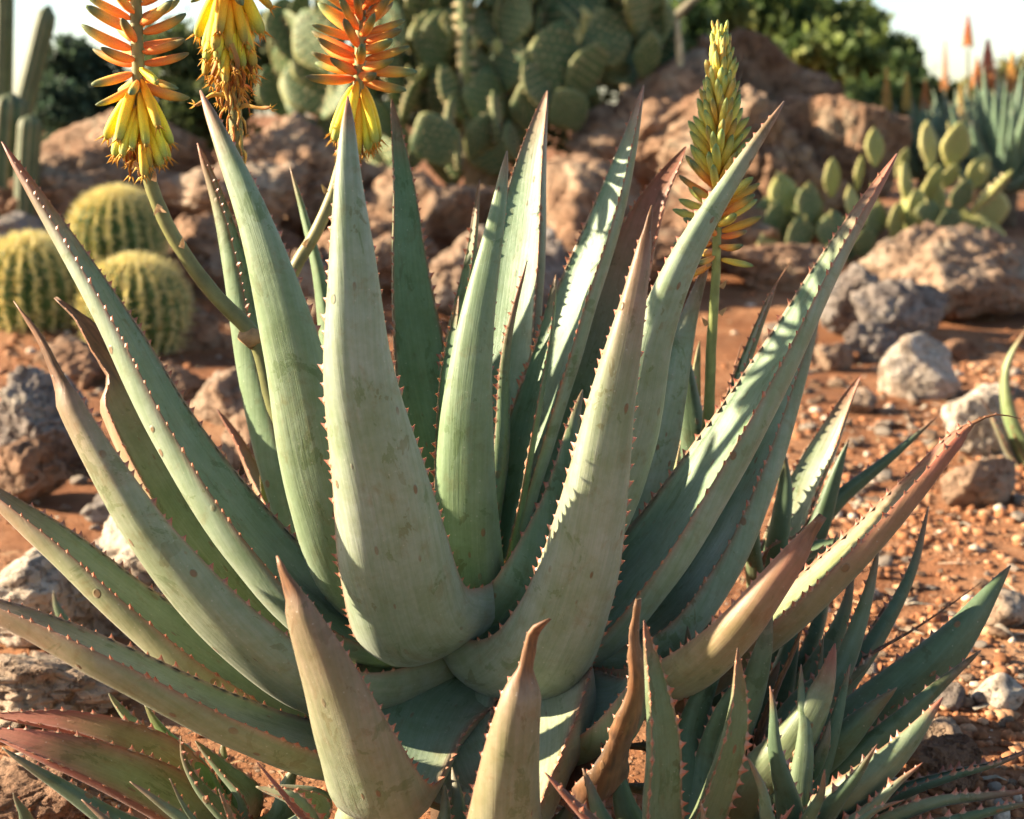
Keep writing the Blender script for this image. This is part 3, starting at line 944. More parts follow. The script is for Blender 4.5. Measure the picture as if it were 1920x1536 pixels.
# ------------------------------------------------------------------ prickly pears
def pad_mesh(seed, green, edge_glow):
    n1, n2 = 22, 12
    V, C, Fc = [], [], []
    r = np.random.default_rng(seed)
    for i in range(n1):
        t = i / (n1 - 1)
        # obovate outline from base (z=0) to top (z=2), half-width ~0.78
        w = 0.80 * math.sin(math.pi * min(1, max(0, t)) ** 0.80) ** 0.62 if 0 < t < 1 else 0.02
        w = max(w * (0.55 + 0.5 * sstep(0, .55, t)), 0.03)
        for k in range(n2):
            a = 2 * math.pi * k / n2
            x = w * math.cos(a)
            y = 0.13 * math.sin(a) * (w / .8) ** .5 * (1 + .15 * (1 - t))
            x += 0.03 * noise.noise(Vector((x * 2, t * 3, seed)))
            y += 0.05 * noise.noise(Vector((x * 1.5, t * 2, seed + 5)))
            V.append((x, y, 2 * t))
            e = sstep(.80, 1.0, abs(math.cos(a)))
            c = np.array(green) * (1 - e * .75) + np.array(edge_glow) * e * .75  # glow of sunlit spiny rims is painted in as a paler edge colour
            C.append((*c, 1))
    for i in range(n1 - 1):
        for k in range(n2):
            j = (k + 1) % n2
            Fc.append((i * n2 + k, i * n2 + j, (i + 1) * n2 + j, (i + 1) * n2 + k))
    Fc.append(tuple(reversed(range(n2))))
    Fc.append(tuple(range((n1 - 1) * n2, n1 * n2)))
    # areoles: small pale spine tufts in a diagonal grid on both faces
    for s in (-1, 1):
        for row in range(1, 8):
            z = row * .24
            for q in range(-3, 4):
                x = (q + .5 * (row % 2)) * .22
                t = z / 2
                w = 0.80 * math.sin(math.pi * t ** 0.80) ** 0.62 * (0.55 + 0.5 * sstep(0, .55, t))
                if abs(x) > w * .9:
                    continue
                y = s * 0.13 * math.sqrt(max(0, 1 - (x / w) ** 2)) * (w / .8) ** .5
                for m in range(3):
                    k = len(V)
                    d = np.array((r.normal() * .5, s * 1.0, r.normal() * .5 + .1))
                    d = d / np.linalg.norm(d) * r.uniform(.08, .2)
                    b = np.array((x, y * .98, z))
                    V += [tuple(b + (.03, 0, 0)), tuple(b + (-.016, 0, .026)), tuple(b + (-.016, 0, -.026)), tuple(b + d)]
                    Fc += [(k, k + 1, k + 3), (k + 1, k + 2, k + 3), (k + 2, k, k + 3)]
                    C += [(.42, .34, .18, 1)] * 4
    me = bpy.data.meshes.new('pad')
    me.from_pydata([tuple(x) for x in V], [], Fc)
    me.polygons.foreach_set('use_smooth', [True] * len(me.polygons))
    a = me.attributes.new('col', 'FLOAT_COLOR', 'POINT')
    a.data.foreach_set('color', np.array(C, dtype=np.float32).ravel())
    me.materials.append(M_PAD)
    return me

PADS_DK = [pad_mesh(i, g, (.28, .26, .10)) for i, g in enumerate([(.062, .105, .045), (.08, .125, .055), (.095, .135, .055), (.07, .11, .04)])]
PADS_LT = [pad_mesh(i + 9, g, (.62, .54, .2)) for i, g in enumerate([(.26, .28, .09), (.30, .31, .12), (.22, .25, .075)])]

PADK = 1.18
def put_pad(root, meshes, px, py, Y, w, h, ang, yaw, tilt=0.0):
    """pad seen round pixel (px,py), w x h pixels, long axis leaning ang degrees clockwise from upright, turned by yaw about its axis"""
    s = Y / F
    cpos = P(px, py, Y)
    o = bpy.data.objects.new('pad', random.choice(meshes))
    link(o, root)
    R = Euler((0, math.radians(ang), 0)).to_matrix() @ Euler((math.radians(tilt), 0, 0)).to_matrix() @ Euler((0, 0, math.radians(yaw))).to_matrix()
    o.rotation_euler = R.to_euler()
    o.scale = (w * s / 1.62 * PADK, max(w, h) * s / 2.0 * 1.1, h * s / 2.0 * PADK)
    o.location = cpos - R @ Vector((0, 0, h * s * .5)) - parent_world(root)
    return o

pp = thing('prickly_pear', 'tall sprawling dark green prickly pear behind the aloe, top centre', 'cactus', gbase(900, 7.6))
big = [(810, 83, 7.4, 78, 96, 5, 15), (1037, 33, 7.5, 88, 78, 60, 10), (1130, 73, 7.3, 96, 84, 78, 0), (1210, 104, 7.3, 78, 46, 95, 20), (1042, 118, 7.2, 96, 110, 8, 20),
       (1092, 140, 7.2, 66, 110, 35, 35), (985, 205, 7.1, 90, 60, 80, 25), (807, 265, 6.4, 92, 78, 70, 10), (745, 40, 7.5, 70, 96, -12, 50), (700, 110, 7.4, 64, 90, 10, -60),
       (620, 60, 7.6, 66, 92, -15, 30), (560, 40, 7.7, 60, 88, 12, 60), (590, 130, 7.6, 70, 90, -30, 20), (660, 170, 7.5, 70, 80, 30, 50), (640, 10, 7.7, 66, 90, 20, -35),
       (740, 150, 7.3, 74, 92, -8, 70), (765, 200, 7.2, 66, 84, 20, 80), (870, 20, 7.3, 40, 150, 2, 84), (878, 130, 7.2, 46, 130, -4, 82), (930, 60, 7.4, 84, 96, -20, 40),
       (950, 130, 7.3, 84, 96, 15, -30), (905, 190, 7.2, 80, 92, 10, 30), (1010, 170, 7.1, 70, 90, -25, 55), (960, 10, 7.6, 84, 100, 14, 35), (1080, 10, 7.5, 70, 90, -30, 25),
       (850, 180, 7.15, 66, 92, -20, 60), (900, 260, 7.0, 70, 84, 30, 40), (1060, 210, 7.1, 84, 70, 60, 30), (720, 230, 7.2, 66, 74, -30, 60), (960, 270, 7.0, 60, 64, -10, 70),
       (840, 235, 6.9, 46, 80, 8, 82), (690, 40, 7.5, 50, 96, 0, 78), (780, 10, 7.5, 60, 100, 14, 62), (1010, 75, 7.4, 50, 90, 2, 78), (530, 90, 7.8, 56, 80, 20, 40),
       (520, 180, 7.8, 66, 84, -20, 30), (1150, 140, 7.4, 66, 56, 50, 50), (860, 290, 6.8, 40, 66, 0, 80), (775, 300, 6.7, 50, 60, 30, 60), (930, 230, 7.0, 44, 88, -6, 84)]
for q in big:
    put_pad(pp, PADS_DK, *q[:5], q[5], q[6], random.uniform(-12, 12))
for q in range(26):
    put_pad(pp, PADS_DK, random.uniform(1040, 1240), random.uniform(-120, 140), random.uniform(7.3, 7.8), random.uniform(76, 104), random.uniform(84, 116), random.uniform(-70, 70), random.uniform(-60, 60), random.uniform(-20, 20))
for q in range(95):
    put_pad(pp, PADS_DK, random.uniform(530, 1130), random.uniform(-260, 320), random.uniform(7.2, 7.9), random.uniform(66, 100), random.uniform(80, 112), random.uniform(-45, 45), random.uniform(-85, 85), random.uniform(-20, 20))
# fruit-like buds on the pads' rims
for q in range(16):
    px, py = random.choice([(800, 30), (835, 40), (1000, 20), (1085, 35), (905, 90), (950, 85), (770, 150), (720, 60), (1100, 75), (985, 150)])
    put_pad(pp, PADS_LT, px + random.uniform(-20, 20), py + random.uniform(-20, 20), 7.15, 14, 26, random.uniform(-40, 40), random.uniform(0, 90)).name = 'fruit'
tk, tf_, tc_ = tube([Vector(gbase(900, 7.6)) + Vector((0, 0, -.1)), P(905, 330, 7.5), P(890, 200, 7.4), P(880, 80, 7.4)], [.11, .10, .08, .06], 12, lambda t, k: (.22, .19, .11), .3)
mesh_obj('trunk', tk, tf_, M_BARK, pp, True, gbase(900, 7.6), {'col': ('FLOAT_COLOR', tc_)})

pq = thing('prickly_pear', 'small yellow-green prickly pear on the flat-topped rock at right', 'cactus', tuple(P(1740, 500, 6.2)))
small = [(1640, 282, 6.2, 40, 62, 0, 30), (1742, 280, 6.2, 46, 78, -6, 40), (1790, 280, 6.15, 52, 76, 8, 15), (1700, 352, 6.1, 42, 74, -8, 50), (1748, 350, 6.1, 44, 64, 12, 40), (1780, 335, 6.15, 36, 44, 20, 30),
         (1610, 330, 6.2, 40, 56, 5, 60), (1560, 340, 6.2, 44, 62, -4, 40), (1515, 390, 6.0, 54, 70, 5, 30), (1470, 370, 6.1, 52, 66, -8, 20), (1450, 420, 6.0, 56, 64, 10, 40), (1560, 440, 5.9, 56, 66, 6, 10),
         (1500, 450, 5.9, 60, 66, -12, 30), (1640, 420, 6.0, 50, 62, 14, 30), (1600, 390, 6.05, 46, 60, -14, 50), (1720, 385, 6.0, 36, 46, -10, 20), (1741, 402, 5.95, 50, 40, 4, 15), (1800, 375, 6.0, 50, 62, 20, 30),
         (1850, 370, 6.0, 26, 96, 38, 70), (1830, 330, 6.15, 50, 66, 30, 30), (1680, 420, 6.0, 46, 60, 0, 40), (1780, 420, 5.95, 50, 44, -10, 20), (1620, 460, 5.9, 50, 50, 0, 30), (1690, 310, 6.3, 40, 50, 20, 50),
         (1440, 470, 5.9, 50, 56, -10, 30), (1560, 490, 5.85, 56, 50, 10, 20), (1380, 430, 6.0, 50, 60, -15, 40)]
for q in small:
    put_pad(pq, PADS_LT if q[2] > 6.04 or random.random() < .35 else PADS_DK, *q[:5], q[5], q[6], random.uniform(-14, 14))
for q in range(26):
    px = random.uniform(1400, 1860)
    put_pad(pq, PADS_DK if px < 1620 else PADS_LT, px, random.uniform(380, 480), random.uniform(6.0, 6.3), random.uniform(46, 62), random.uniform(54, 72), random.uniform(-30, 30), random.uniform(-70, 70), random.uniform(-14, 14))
for q in small[:24]:
    if random.random() < .7:
        b = put_pad(pq, PADS_LT, q[0] + random.uniform(-12, 12), q[1] - q[4] * .55, q[2], 13, 17, random.uniform(-30, 30), random.uniform(0, 90))
        b.name = 'flower_bud'

# ------------------------------------------------------------------ columnar cacti at the top left
def column_cactus(root, pts, r, nm='column'):
    sp, L = catmull([tuple(P(*p)) for p in pts], 22)
    seg = 36
    V, Fc, Cc = [], [], []
    T = np.gradient(sp, axis=0)
    for i in range(22):
        t = i / 21
        tt = nrm(T[i])
        N = nrm(np.array((0, 1.0, 0)) - tt * tt[1])
        B = np.cross(tt, N)
        rr = r * (math.sqrt(max(0.02, 1 - ((t - .9) / .1) ** 2)) if t > .9 else 1)
        for k in range(seg):
            a = 2 * math.pi * k / seg
            ridge = .5 + .5 * math.cos(a * 9)
            q = rr * (.82 + .18 * ridge)
            V.append(sp[i] + (N * math.cos(a) + B * math.sin(a)) * q)
            Cc.append((*(np.array((.055, .085, .04)) * (1 - ridge ** 6) + np.array((.20, .17, .085)) * ridge ** 6), 1))
    for i in range(21):
        for k in range(seg):
            j = (k + 1) % seg
            Fc.append((i * seg + k, i * seg + j, (i + 1) * seg + j, (i + 1) * seg + k))
    Fc.append(tuple(range(21 * seg, 22 * seg)))
    Fc.append(tuple(reversed(range(seg))))
    return mesh_obj(nm, V, Fc, M_CACTUS, root, True, sp[0], {'col': ('FLOAT_COLOR', Cc)})
cc_ = thing('columnar_cactus', 'dark columnar cactus with two thick arms at the top left corner', 'cactus', gbase(20, 6.6))
column_cactus(cc_, [(5, 420, 6.6), (5, 250, 6.6), (8, 60, 6.6), (10, -90, 6.6)], .042, 'stem')
column_cactus(cc_, [(20, 330, 6.5), (45, 200, 6.5), (70, 100, 6.5), (92, 10, 6.5)], .045, 'arm')
cd_ = thing('columnar_cactus', 'shorter columnar cactus with sunlit flank below the corner arms', 'cactus', gbase(20, 6.1))
column_cactus(cd_, [(10, 430, 6.1), (14, 300, 6.1), (22, 175, 6.1)], .075, 'stem')
column_cactus(cd_, [(48, 420, 6.0), (52, 300, 6.0), (58, 215, 6.0)], .05, 'arm')

# ------------------------------------------------------------------ barrel cacti
def barrel(px, py, Y, rpx, label, seed):
    c = P(px, py, Y)
    R = rpx * Y / F
    zb = min(ground_z(c.x, c.y), c.z - R * .9)
    root = thing('barrel_cactus', label, 'cactus', (c.x, c.y, zb), 'clump of barrel cacti')
    ribs, rows = 21, 26
    seg = ribs * 6
    V, Fc, Cc = [], [], []
    for i in range(rows):
        t = i / (rows - 1)
        el = -1.25 + (1.25 + math.pi / 2 * .995) * t
        rad = R * max(0.02, math.cos(el)) ** .82
        z = R * .98 * math.sin(el)
        if t > .93:
            z -= R * .03 * (t - .93) / .07
        for k in range(seg):
            a = 2 * math.pi * k / seg
            ridge = (.5 + .5 * math.cos(a * ribs)) ** 1.0
            q = rad * (.80 + .20 * ridge)
            wb = 1 + .09 * noise.noise(Vector((math.cos(a) * 1.3 + seed * 7, math.sin(a) * 1.3, t * 2.2)))
            V.append((c.x + q * wb * math.cos(a), c.y + q * wb * math.sin(a), c.z + z * (.97 + .03 * ridge) * (1 + .05 * (seed - 2))))
            top = sstep(.86, 1.0, t)
            col = np.array((.055, .11, .03)) * (1 - .5 * ridge) + np.array((.14, .19, .06)) * ridge * .5
            col = col * (1 - top) + np.array((.5, .44, .22)) * top
            Cc.append((*col, 1))
    for i in range(rows - 1):
        for k in range(seg):
            j = (k + 1) % seg
            Fc.append((i * seg + k, i * seg + j, (i + 1) * seg + j, (i + 1) * seg + k))
    Fc.append(tuple(range((rows - 1) * seg, rows * seg)))
    Fc.append(tuple(reversed(range(seg))))
    mesh_obj('body', V, Fc, M_CACTUS, root, True, (c.x, c.y, zb), {'col': ('FLOAT_COLOR', Cc)})
    V, Fc, Cc = [], [], []
    r = np.random.default_rng(seed)
    for k in range(ribs):
        a = 2 * math.pi * k / ribs
        for i in range(22):
            el = -.9 + (math.pi / 2 * .97 + .9) * i / 21
            rad = R * max(.02, math.cos(el)) ** .82
            p = np.array((c.x + rad * math.cos(a), c.y + rad * math.sin(a), c.z + R * .98 * math.sin(el)))
            nr = nrm(np.array((math.cos(a) * math.cos(el), math.sin(a) * math.cos(el), math.sin(el))))
            ns = 9
            for s in range(ns):
                d = nrm(nr * .8 + r.normal(size=3) * .55) * R * r.uniform(.14, .30)
                w = R * .013
                e1 = nrm(np.cross(d, (0.3, .2, 1.0)))
                e2 = nrm(np.cross(d, e1))
                q = len(V)
                V += [p + e1 * w, p - e1 * w * .5 + e2 * w * .87, p - e1 * w * .5 - e2 * w * .87, p + d]
                Fc += [(q, q + 1, q + 3), (q + 1, q + 2, q + 3), (q + 2, q, q + 3)]
                cl = np.array((.70, .58, .25)) * r.uniform(.75, 1.15)
                Cc += [(*cl, 1)] * 4
    o = mesh_obj('spines', V, Fc, M_SPINE, root, False, (c.x, c.y, zb), {'col': ('FLOAT_COLOR', Cc)})
    o['kind'] = 'stuff'
barrel(222, 445, 5.2, 84, 'golden-spined barrel cactus at the top of the clump of three, below the red boulder', 1)
barrel(62, 548, 4.75, 98, 'largest golden barrel cactus of the clump, at the picture edge', 2)
barrel(255, 585, 4.6, 96, 'darkest barrel cactus of the clump, lowest, beside the arching leaf', 3)

# ------------------------------------------------------------------ blue-green aloes far right
def far_rosette(label, px, py, Y, n, Lpx, wpx, seed, col, spread=(15, 75), group='blue-green aloes behind the small prickly pear'):
    r = random.Random(seed)
    c = P(px, py, Y)
    root = thing('aloe_shrub', label, 'aloe', (c.x, c.y, ground_z(c.x, c.y)), group)
    s = Y / F
    for k in range(n):
        az = k * 2.39996 + r.random() * .3
        t = k / max(1, n - 1)
        ang = math.radians(spread[0] + (spread[1] - spread[0]) * t + r.uniform(-6, 6))
        L = Lpx * s * r.uniform(.8, 1.1)
        h = np.array((math.cos(az), math.sin(az), 0))
        p0 = np.array(c)
        pts = []
        for q in (0, .3, .65, 1.0):
            bend = ang * (1.15 - .45 * q)
            pts.append(p0 + h * L * q * math.sin(bend) + np.array((0, 0, L * q * math.cos(bend))))
        shade = r.uniform(.8, 1.2)
        leaf(root, pts, wpx * s, c, world=True, nl=16, ad=tuple(np.array(col) * shade), ab=tuple(np.array(col) * shade * 1.15), red=.2, redt=.9, teeth=False, fold=(.6, 1.0), mat=M_LEAF_PUP)
    v, f, cl = tube([Vector((c.x, c.y, ground_z(c.x, c.y) - .05)), Vector(c)], [.06, .05], 8, lambda t, k: (.12, .09, .06), .2)
    mesh_obj('stem', v, f, M_BARK, root, True, None, {'col': ('FLOAT_COLOR', cl)})
    return root
BLU = (.15, .215, .15)
ra = far_rosette('big blue-green aloe at the right picture edge behind the cactus', 1890, 350, 7.2, 40, 215, 36, 1, BLU, (12, 80))
rb = far_rosette('blue-green aloe just right of the boulders, behind the small cactus', 1740, 330, 7.6, 32, 150, 26, 2, BLU, (15, 80))
rc_ = far_rosette('blue-green aloe farther back between two red flower spikes', 1830, 300, 8.4, 30, 150, 26, 3, BLU, (12, 80))

def far_spike(root, pts, y0, y1, wpx, c0, c1, Y, seed):
    """stalk through pts; flower cone between rows y0 (tip) and y1"""
    sp, L = catmull([tuple(P(*p)) for p in pts], 12)
    v, f, c = tube(sp, np.linspace(.012, .006, 12), 7, lambda t, k: (.16, .13, .07), .1)
    st = mesh_obj('flower_stalk', v, f, M_BARK, root, True, sp[0], {'col': ('FLOAT_COLOR', c)})
    reg(st, sp[0])
    r = random.Random(seed)
    V, Fc, Cc = [], [], []
    s = Y / F
    x = pts[-1][0]
    top, bot = np.array(P(x, y0, Y)), np.array(P(x, y1, Y))
    for k in range(90):
        t = (k + .5) / 90
        p = bot * (1 - t) + top * t
        az = k * 2.39996
        h = np.array((math.cos(az), math.sin(az), 0))
        el = -.5 + 1.6 * t
        d = nrm(h * math.cos(el) + np.array((0, 0, math.sin(el)))) * wpx * s * .5 * (1.05 - .75 * t)
        w = wpx * s * .07 * (1.1 - .5 * t)
        e1 = nrm(np.cross(d, (0, 0.2, 1.0)))
        e2 = nrm(np.cross(d, e1))
        q = len(V)
        for m, ww in ((.05, .5), (.5, 1.0), (.9, .8)):
            V += [p + d * m + e1 * w * ww, p + d * m + e2 * w * ww, p + d * m - e1 * w * ww, p + d * m - e2 * w * ww]
        V.append(p + d)
        for lv in range(2):
            for a in range(4):
                b = (a + 1) % 4
                Fc.append((q + lv * 4 + a, q + lv * 4 + b, q + lv * 4 + 4 + b, q + lv * 4 + 4 + a))
        for a in range(4):
            Fc.append((q + 8 + a, q + 8 + (a + 1) % 4, q + 12))
        cl = (np.array(c0) * (1 - t) + np.array(c1) * t) * r.uniform(.8, 1.2)
        Cc += [(*cl, 1)] * 13
    o = mesh_obj('flower_head', V, Fc, M_FLORET, st, True, sp[0], {'col': ('FLOAT_COLOR', Cc)})
ORG, REDF, YEL = (.50, .21, .07), (.42, .14, .08), (.5, .34, .09)
far_spike(rc_, [(1822, 320, 8.3), (1816, 200, 8.3), (1815, 90, 8.3)], 30, 84, 24, ORG, REDF, 8.3, 1)
far_spike(ra, [(1858, 300, 7.6), (1854, 200, 7.6), (1852, 150, 7.6)], 78, 160, 40, ORG, (.5, .16, .14), 7.6, 2)
far_spike(rb, [(1668, 330, 7.5), (1664, 260, 7.5), (1662, 210, 7.5)], 130, 222, 26, YEL, ORG, 7.5, 3)
far_spike(rb, [(1702, 330, 7.5), (1700, 230, 7.5), (1700, 190, 7.5)], 138, 205, 22, YEL, YEL, 7.5, 4)
far_spike(rc_, [(1780, 320, 8.4), (1774, 200, 8.4), (1772, 150, 8.4)], 78, 165, 20, ORG, (.45, .25, .15), 8.4, 5)
far_spike(ra, [(1893, 300, 7.4), (1895, 200, 7.4), (1897, 160, 7.4)], 100, 170, 28, ORG, YEL, 7.4, 8)
far_spike(rb, [(1730, 330, 7.8), (1733, 230, 7.8), (1735, 200, 7.8)], 150, 205, 22, ORG, ORG, 7.8, 9)
far_spike(rb, [(1806, 320, 8.0), (1803, 220, 8.0), (1801, 190, 8.0)], 160, 215, 18, (.5, .4, .2), YEL, 8.0, 6)
far_spike(ra, [(1836, 300, 7.8), (1834, 200, 7.8), (1832, 160, 7.8)], 110, 160, 24, ORG, ORG, 7.8, 7)
# ------------------------------------------------------------------ the big aloe
YC = 1.50
C0 = P(890, 1235, YC)
aloe_base = Vector((C0.x, C0.y, ground_z(C0.x, C0.y)))
aloe = thing('aloe_plant', 'large grey-green aloe rosette with long toothed leaves, filling the middle', 'aloe', aloe_base)
sv, sf, sc_ = tube([aloe_base + Vector((0, 0, -0.05)), aloe_base + Vector((0, 0, 0.06)), C0 + Vector((0, 0, 0.02))], [0.05, 0.055, 0.035], 14, lambda t, k: (0.10, 0.06, 0.035), 0.2)
mesh_obj('stem', sv, sf, M_BARK, aloe, True, aloe_base, {'col': ('FLOAT_COLOR', sc_)})

GREY = dict(ad=(.20, .275, .185), ab=(.285, .335, .24))
GREEN = dict(ad=(.125, .205, .105), ab=(.18, .25, .14))
OLV = dict(ad=(.25, .275, .14), ab=(.30, .295, .165))

def AL(pts, W, **kw):
    d = dict(GREY)
    d.update(kw)
    return leaf(aloe, pts, W, C0, **d)

FRONT = [(0, 1.45), (.08, 1.38), (.16, 1.16), (.24, 1.04), (.35, .88), (.5, .68), (.65, .48), (.8, .30), (.9, .18), (.96, .10), (1, .015)]
FL = dict(prof=PROF_FULL)
# back leaves first
AL([(885, 1130, 1.50), (905, 950, 1.575), (945, 650, 1.64), (978, 420, 1.68), (1005, 270, 1.70), (1028, 170, 1.72)], .108, face=-30, fold=(.7, 1.1), red=.45, redt=.75, **FL)
AL([(890, 1130, 1.50), (930, 1000, 1.545), (1000, 790, 1.575), (1062, 610, 1.585), (1125, 430, 1.60), (1168, 285, 1.62), (1202, 160, 1.64)], .078, face=-46, fold=(.7, 1.25), red=.5, redt=.8, **FL)
AL([(900, 1135, 1.51), (970, 1050, 1.58), (1055, 860, 1.64), (1120, 690, 1.665), (1172, 510, 1.68), (1222, 375, 1.69), (1286, 275, 1.70)], .110, face=-18, fold=(.35, .95), red=.75, redt=.35, **FL)
AL([(870, 1130, 1.50), (835, 900, 1.57), (793, 700, 1.60), (768, 500, 1.62), (752, 340, 1.64), (735, 186, 1.66)], .094, face=14, fold=(.35, .9), red=.45, redt=.8, **GREEN)
AL([(865, 1130, 1.51), (815, 880, 1.58), (850, 650, 1.60), (880, 480, 1.61), (900, 336, 1.63)], .05, face=-50, red=.45, **GREEN)
AL([(790, 1120, 1.51), (680, 900, 1.62), (625, 680, 1.655), (600, 500, 1.67), (574, 400, 1.68), (545, 313, 1.69)], .050, face=130, red=.3, redt=.85, **GREEN)
AL([(780, 1130, 1.52), (680, 900, 1.66), (625, 700, 1.70), (600, 590, 1.71)], .05, face=30, red=.9, redt=.6, **GREEN)
AL([(800, 1150, 1.50), (640, 1060, 1.55), (555, 880, 1.575), (492, 680, 1.59), (446, 500, 1.60), (405, 360, 1.615), (371, 268, 1.62)], .095, face=66, fold=(.7, 1.3), th=.85, red=.5, redt=.75, **GREEN)
AL([(720, 1120, 1.53), (570, 1020, 1.63), (485, 900, 1.69), (442, 820, 1.71), (406, 766, 1.72)], .055, face=40, red=.8, redt=.4, **OLV)
AL([(780, 1150, 1.52), (580, 1060, 1.62), (510, 980, 1.66), (488, 880, 1.68)], .045, face=20, red=.1, ad=(.26, .34, .12), ab=(.28, .34, .14))
# right, behind
AL([(960, 1150, 1.51), (1150, 1040, 1.56), (1222, 860, 1.59), (1268, 700, 1.61), (1300, 580, 1.63), (1330, 480, 1.64)], .085, face=-150, red=.5)
AL([(980, 1140, 1.52), (1210, 1040, 1.62), (1340, 830, 1.67), (1402, 660, 1.69), (1452, 540, 1.70), (1486, 484, 1.71)], .050, face=-60, red=.6, redt=.7, dry=.93, **GREEN)
AL([(960, 1190, 1.50), (1200, 1190, 1.50), (1330, 1060, 1.53), (1425, 880, 1.56), (1485, 720, 1.59), (1535, 560, 1.62)], .115, face=-65, red=.3, **GREY)
AL([(930, 1160, 1.50), (1090, 1030, 1.45), (1180, 830, 1.43), (1226, 630, 1.42), (1292, 470, 1.425), (1378, 325, 1.44), (1470, 190, 1.46)], .076, face=-160, fold=(.6, 1.2), tooth=.006, red=.5, redt=.78, prof=PROF)
# inner
AL([(890, 1120, 1.49), (935, 850, 1.53), (952, 650, 1.54), (990, 488, 1.56)], .036, face=-110, red=.7, redt=.55, **GREEN)
AL([(888, 1140, 1.48), (872, 960, 1.44), (874, 790, 1.435), (895, 600, 1.445), (922, 430, 1.465), (950, 283, 1.49)], .076, face=172, fold=(1.0, 1.3), red=.35, redt=.85, ad=(.15, .225, .12), ab=(.215, .28, .17))
AL([(895, 1150, 1.48), (960, 1090, 1.465), (1020, 970, 1.48), (1062, 840, 1.505), (1095, 730, 1.53)], .090, face=-100, fold=(.7, 1.1), red=.2, **GREEN)
# left ring
AL([(800, 1150, 1.50), (680, 1080, 1.43), (612, 920, 1.385), (552, 670, 1.37), (482, 430, 1.385), (425, 285, 1.41), (376, 170, 1.44)], .104, face=160, fold=(.6, 1.2), tooth=.0062, red=.6, redt=.8, prof=PROF, ab=(.245, .305, .19))
AL([(830, 1180, 1.50), (640, 1150, 1.45), (485, 1005, 1.435), (345, 815, 1.445), (228, 610, 1.47), (110, 425, 1.50), (6, 266, 1.53)], .092, face=58, fold=(.7, 1.3), th=.8, red=.75, redt=.72, ad=(.2, .265, .17))
AL([(800, 1200, 1.51), (560, 1170, 1.52), (410, 1010, 1.53), (310, 860, 1.55), (235, 730, 1.57), (190, 655, 1.58), (150, 600, 1.59), (102, 558, 1.60)], .120, face=32, fold=(.5, .9), red=.55, redt=.45, dry=.80, dryw=.5, prof=[(0, 1.2), (.3, 1.0), (.5, .86), (.7, .72), (.8, .6), (.9, .4), (1, .08)], **OLV)
AL([(800, 1250, 1.49), (620, 1290, 1.37), (455, 1190, 1.32), (297, 1020, 1.31), (190, 860, 1.315), (112, 720, 1.33), (75, 640, 1.34), (22, 565, 1.35)], .078, face=128, fold=(.5, 1.2), red=.75, redt=.6, dry=.86, dryw=.75, prof=[(0, 1.4), (.12, 1.25), (.25, 1.05), (.4, .92), (.55, .76), (.7, .54), (.85, .34), (.93, .2), (1, .02)], ab=(.29, .305, .2))
AL([(800, 1260, 1.50), (600, 1330, 1.43), (420, 1250, 1.39), (255, 1130, 1.38), (120, 1015, 1.39), (10, 935, 1.40), (-50, 895, 1.41)], .084, face=58, fold=(.7, 1.2), th=.8, red=.45, redt=.7, prof=[(0, 1.3), (.15, 1.1), (.3, 1), (.5, .85), (.7, .62), (.85, .42), (.95, .22), (1, .03)], **OLV)
AL([(830, 1310, 1.48), (640, 1400, 1.34), (450, 1345, 1.29), (250, 1250, 1.27), (60, 1165, 1.27), (-160, 1090, 1.28)], .084, face=72, fold=(.65, 1.1), red=.6, redt=.55, prof=[(0, 1.4), (.12, 1.2), (.3, 1), (.5, .9), (.7, .7), (.85, .45), (1, .05)], ad=(.27, .29, .17), ab=(.27, .27, .15))
# right ring
AL([(950, 1190, 1.50), (1090, 1170, 1.475), (1210, 1050, 1.47), (1335, 870, 1.475), (1445, 690, 1.49), (1555, 500, 1.51), (1682, 288, 1.54)], .112, face=-58, fold=(.75, 1.35), red=.7, redt=.72)
AL([(960, 1230, 1.50), (1230, 1290, 1.43), (1420, 1180, 1.38), (1570, 1055, 1.36), (1705, 920, 1.355), (1820, 800, 1.36), (1870, 778, 1.36), (1915, 786, 1.36)], .080, face=-68, fold=(.8, 1.45), red=.8, redt=.55, rim=.7, dry=.92, dryw=.35, prof=[(0, 1.3), (.15, 1.1), (.35, .95), (.55, .78), (.75, .55), (.9, .28), (.95, .2), (1, .05)], ad=(.27, .28, .16), ab=(.30, .28, .16))
AL([(990, 1225, 1.52), (1110, 1265, 1.47), (1240, 1275, 1.37), (1375, 1185, 1.265), (1465, 1075, 1.255), (1543, 968, 1.26)], .064, face=-128, fold=(.5, 1.1), red=.6, redt=.45, rim=.45, dry=.95, dryw=.9, prof=[(0, .9), (.15, 1.0), (.35, 1.0), (.55, .86), (.75, .66), (.9, .42), (1, .18)], ad=(.27, .28, .15), ab=(.30, .30, .16))
# front
AL([(868, 1125, 1.50), (828, 1165, 1.44), (780, 1168, 1.38), (745, 1068, 1.328), (712, 900, 1.295), (675, 700, 1.28), (662, 500, 1.285), (652, 330, 1.30), (650, 180, 1.325)], .122, face=184, fold=(.42, 1.0), th=.46, tooth=.0058, red=.75, redt=.88, prof=[(0, 1.25), (.08, 1.25), (.16, 1.13), (.24, 1.03), (.35, .92), (.5, .74), (.65, .53), (.8, .34), (.9, .20), (.96, .11), (1, .015)], ab=(.31, .345, .26))
AL([(910, 1200, 1.50), (950, 1255, 1.44), (1010, 1240, 1.375), (1075, 1110, 1.335), (1118, 930, 1.315), (1150, 750, 1.31), (1188, 560, 1.315), (1221, 385, 1.33)], .098, face=186, fold=(.42, 1.0), th=.46, tooth=.0058, red=.55, redt=.6, dry=.95, dryw=.9, prof=[(0, 1.8), (.08, 1.7), (.16, 1.3), (.25, 1.1), (.35, .92), (.5, .76), (.65, .56), (.8, .35), (.9, .21), (.96, .12), (1, .02)], ab=(.32, .335, .245))
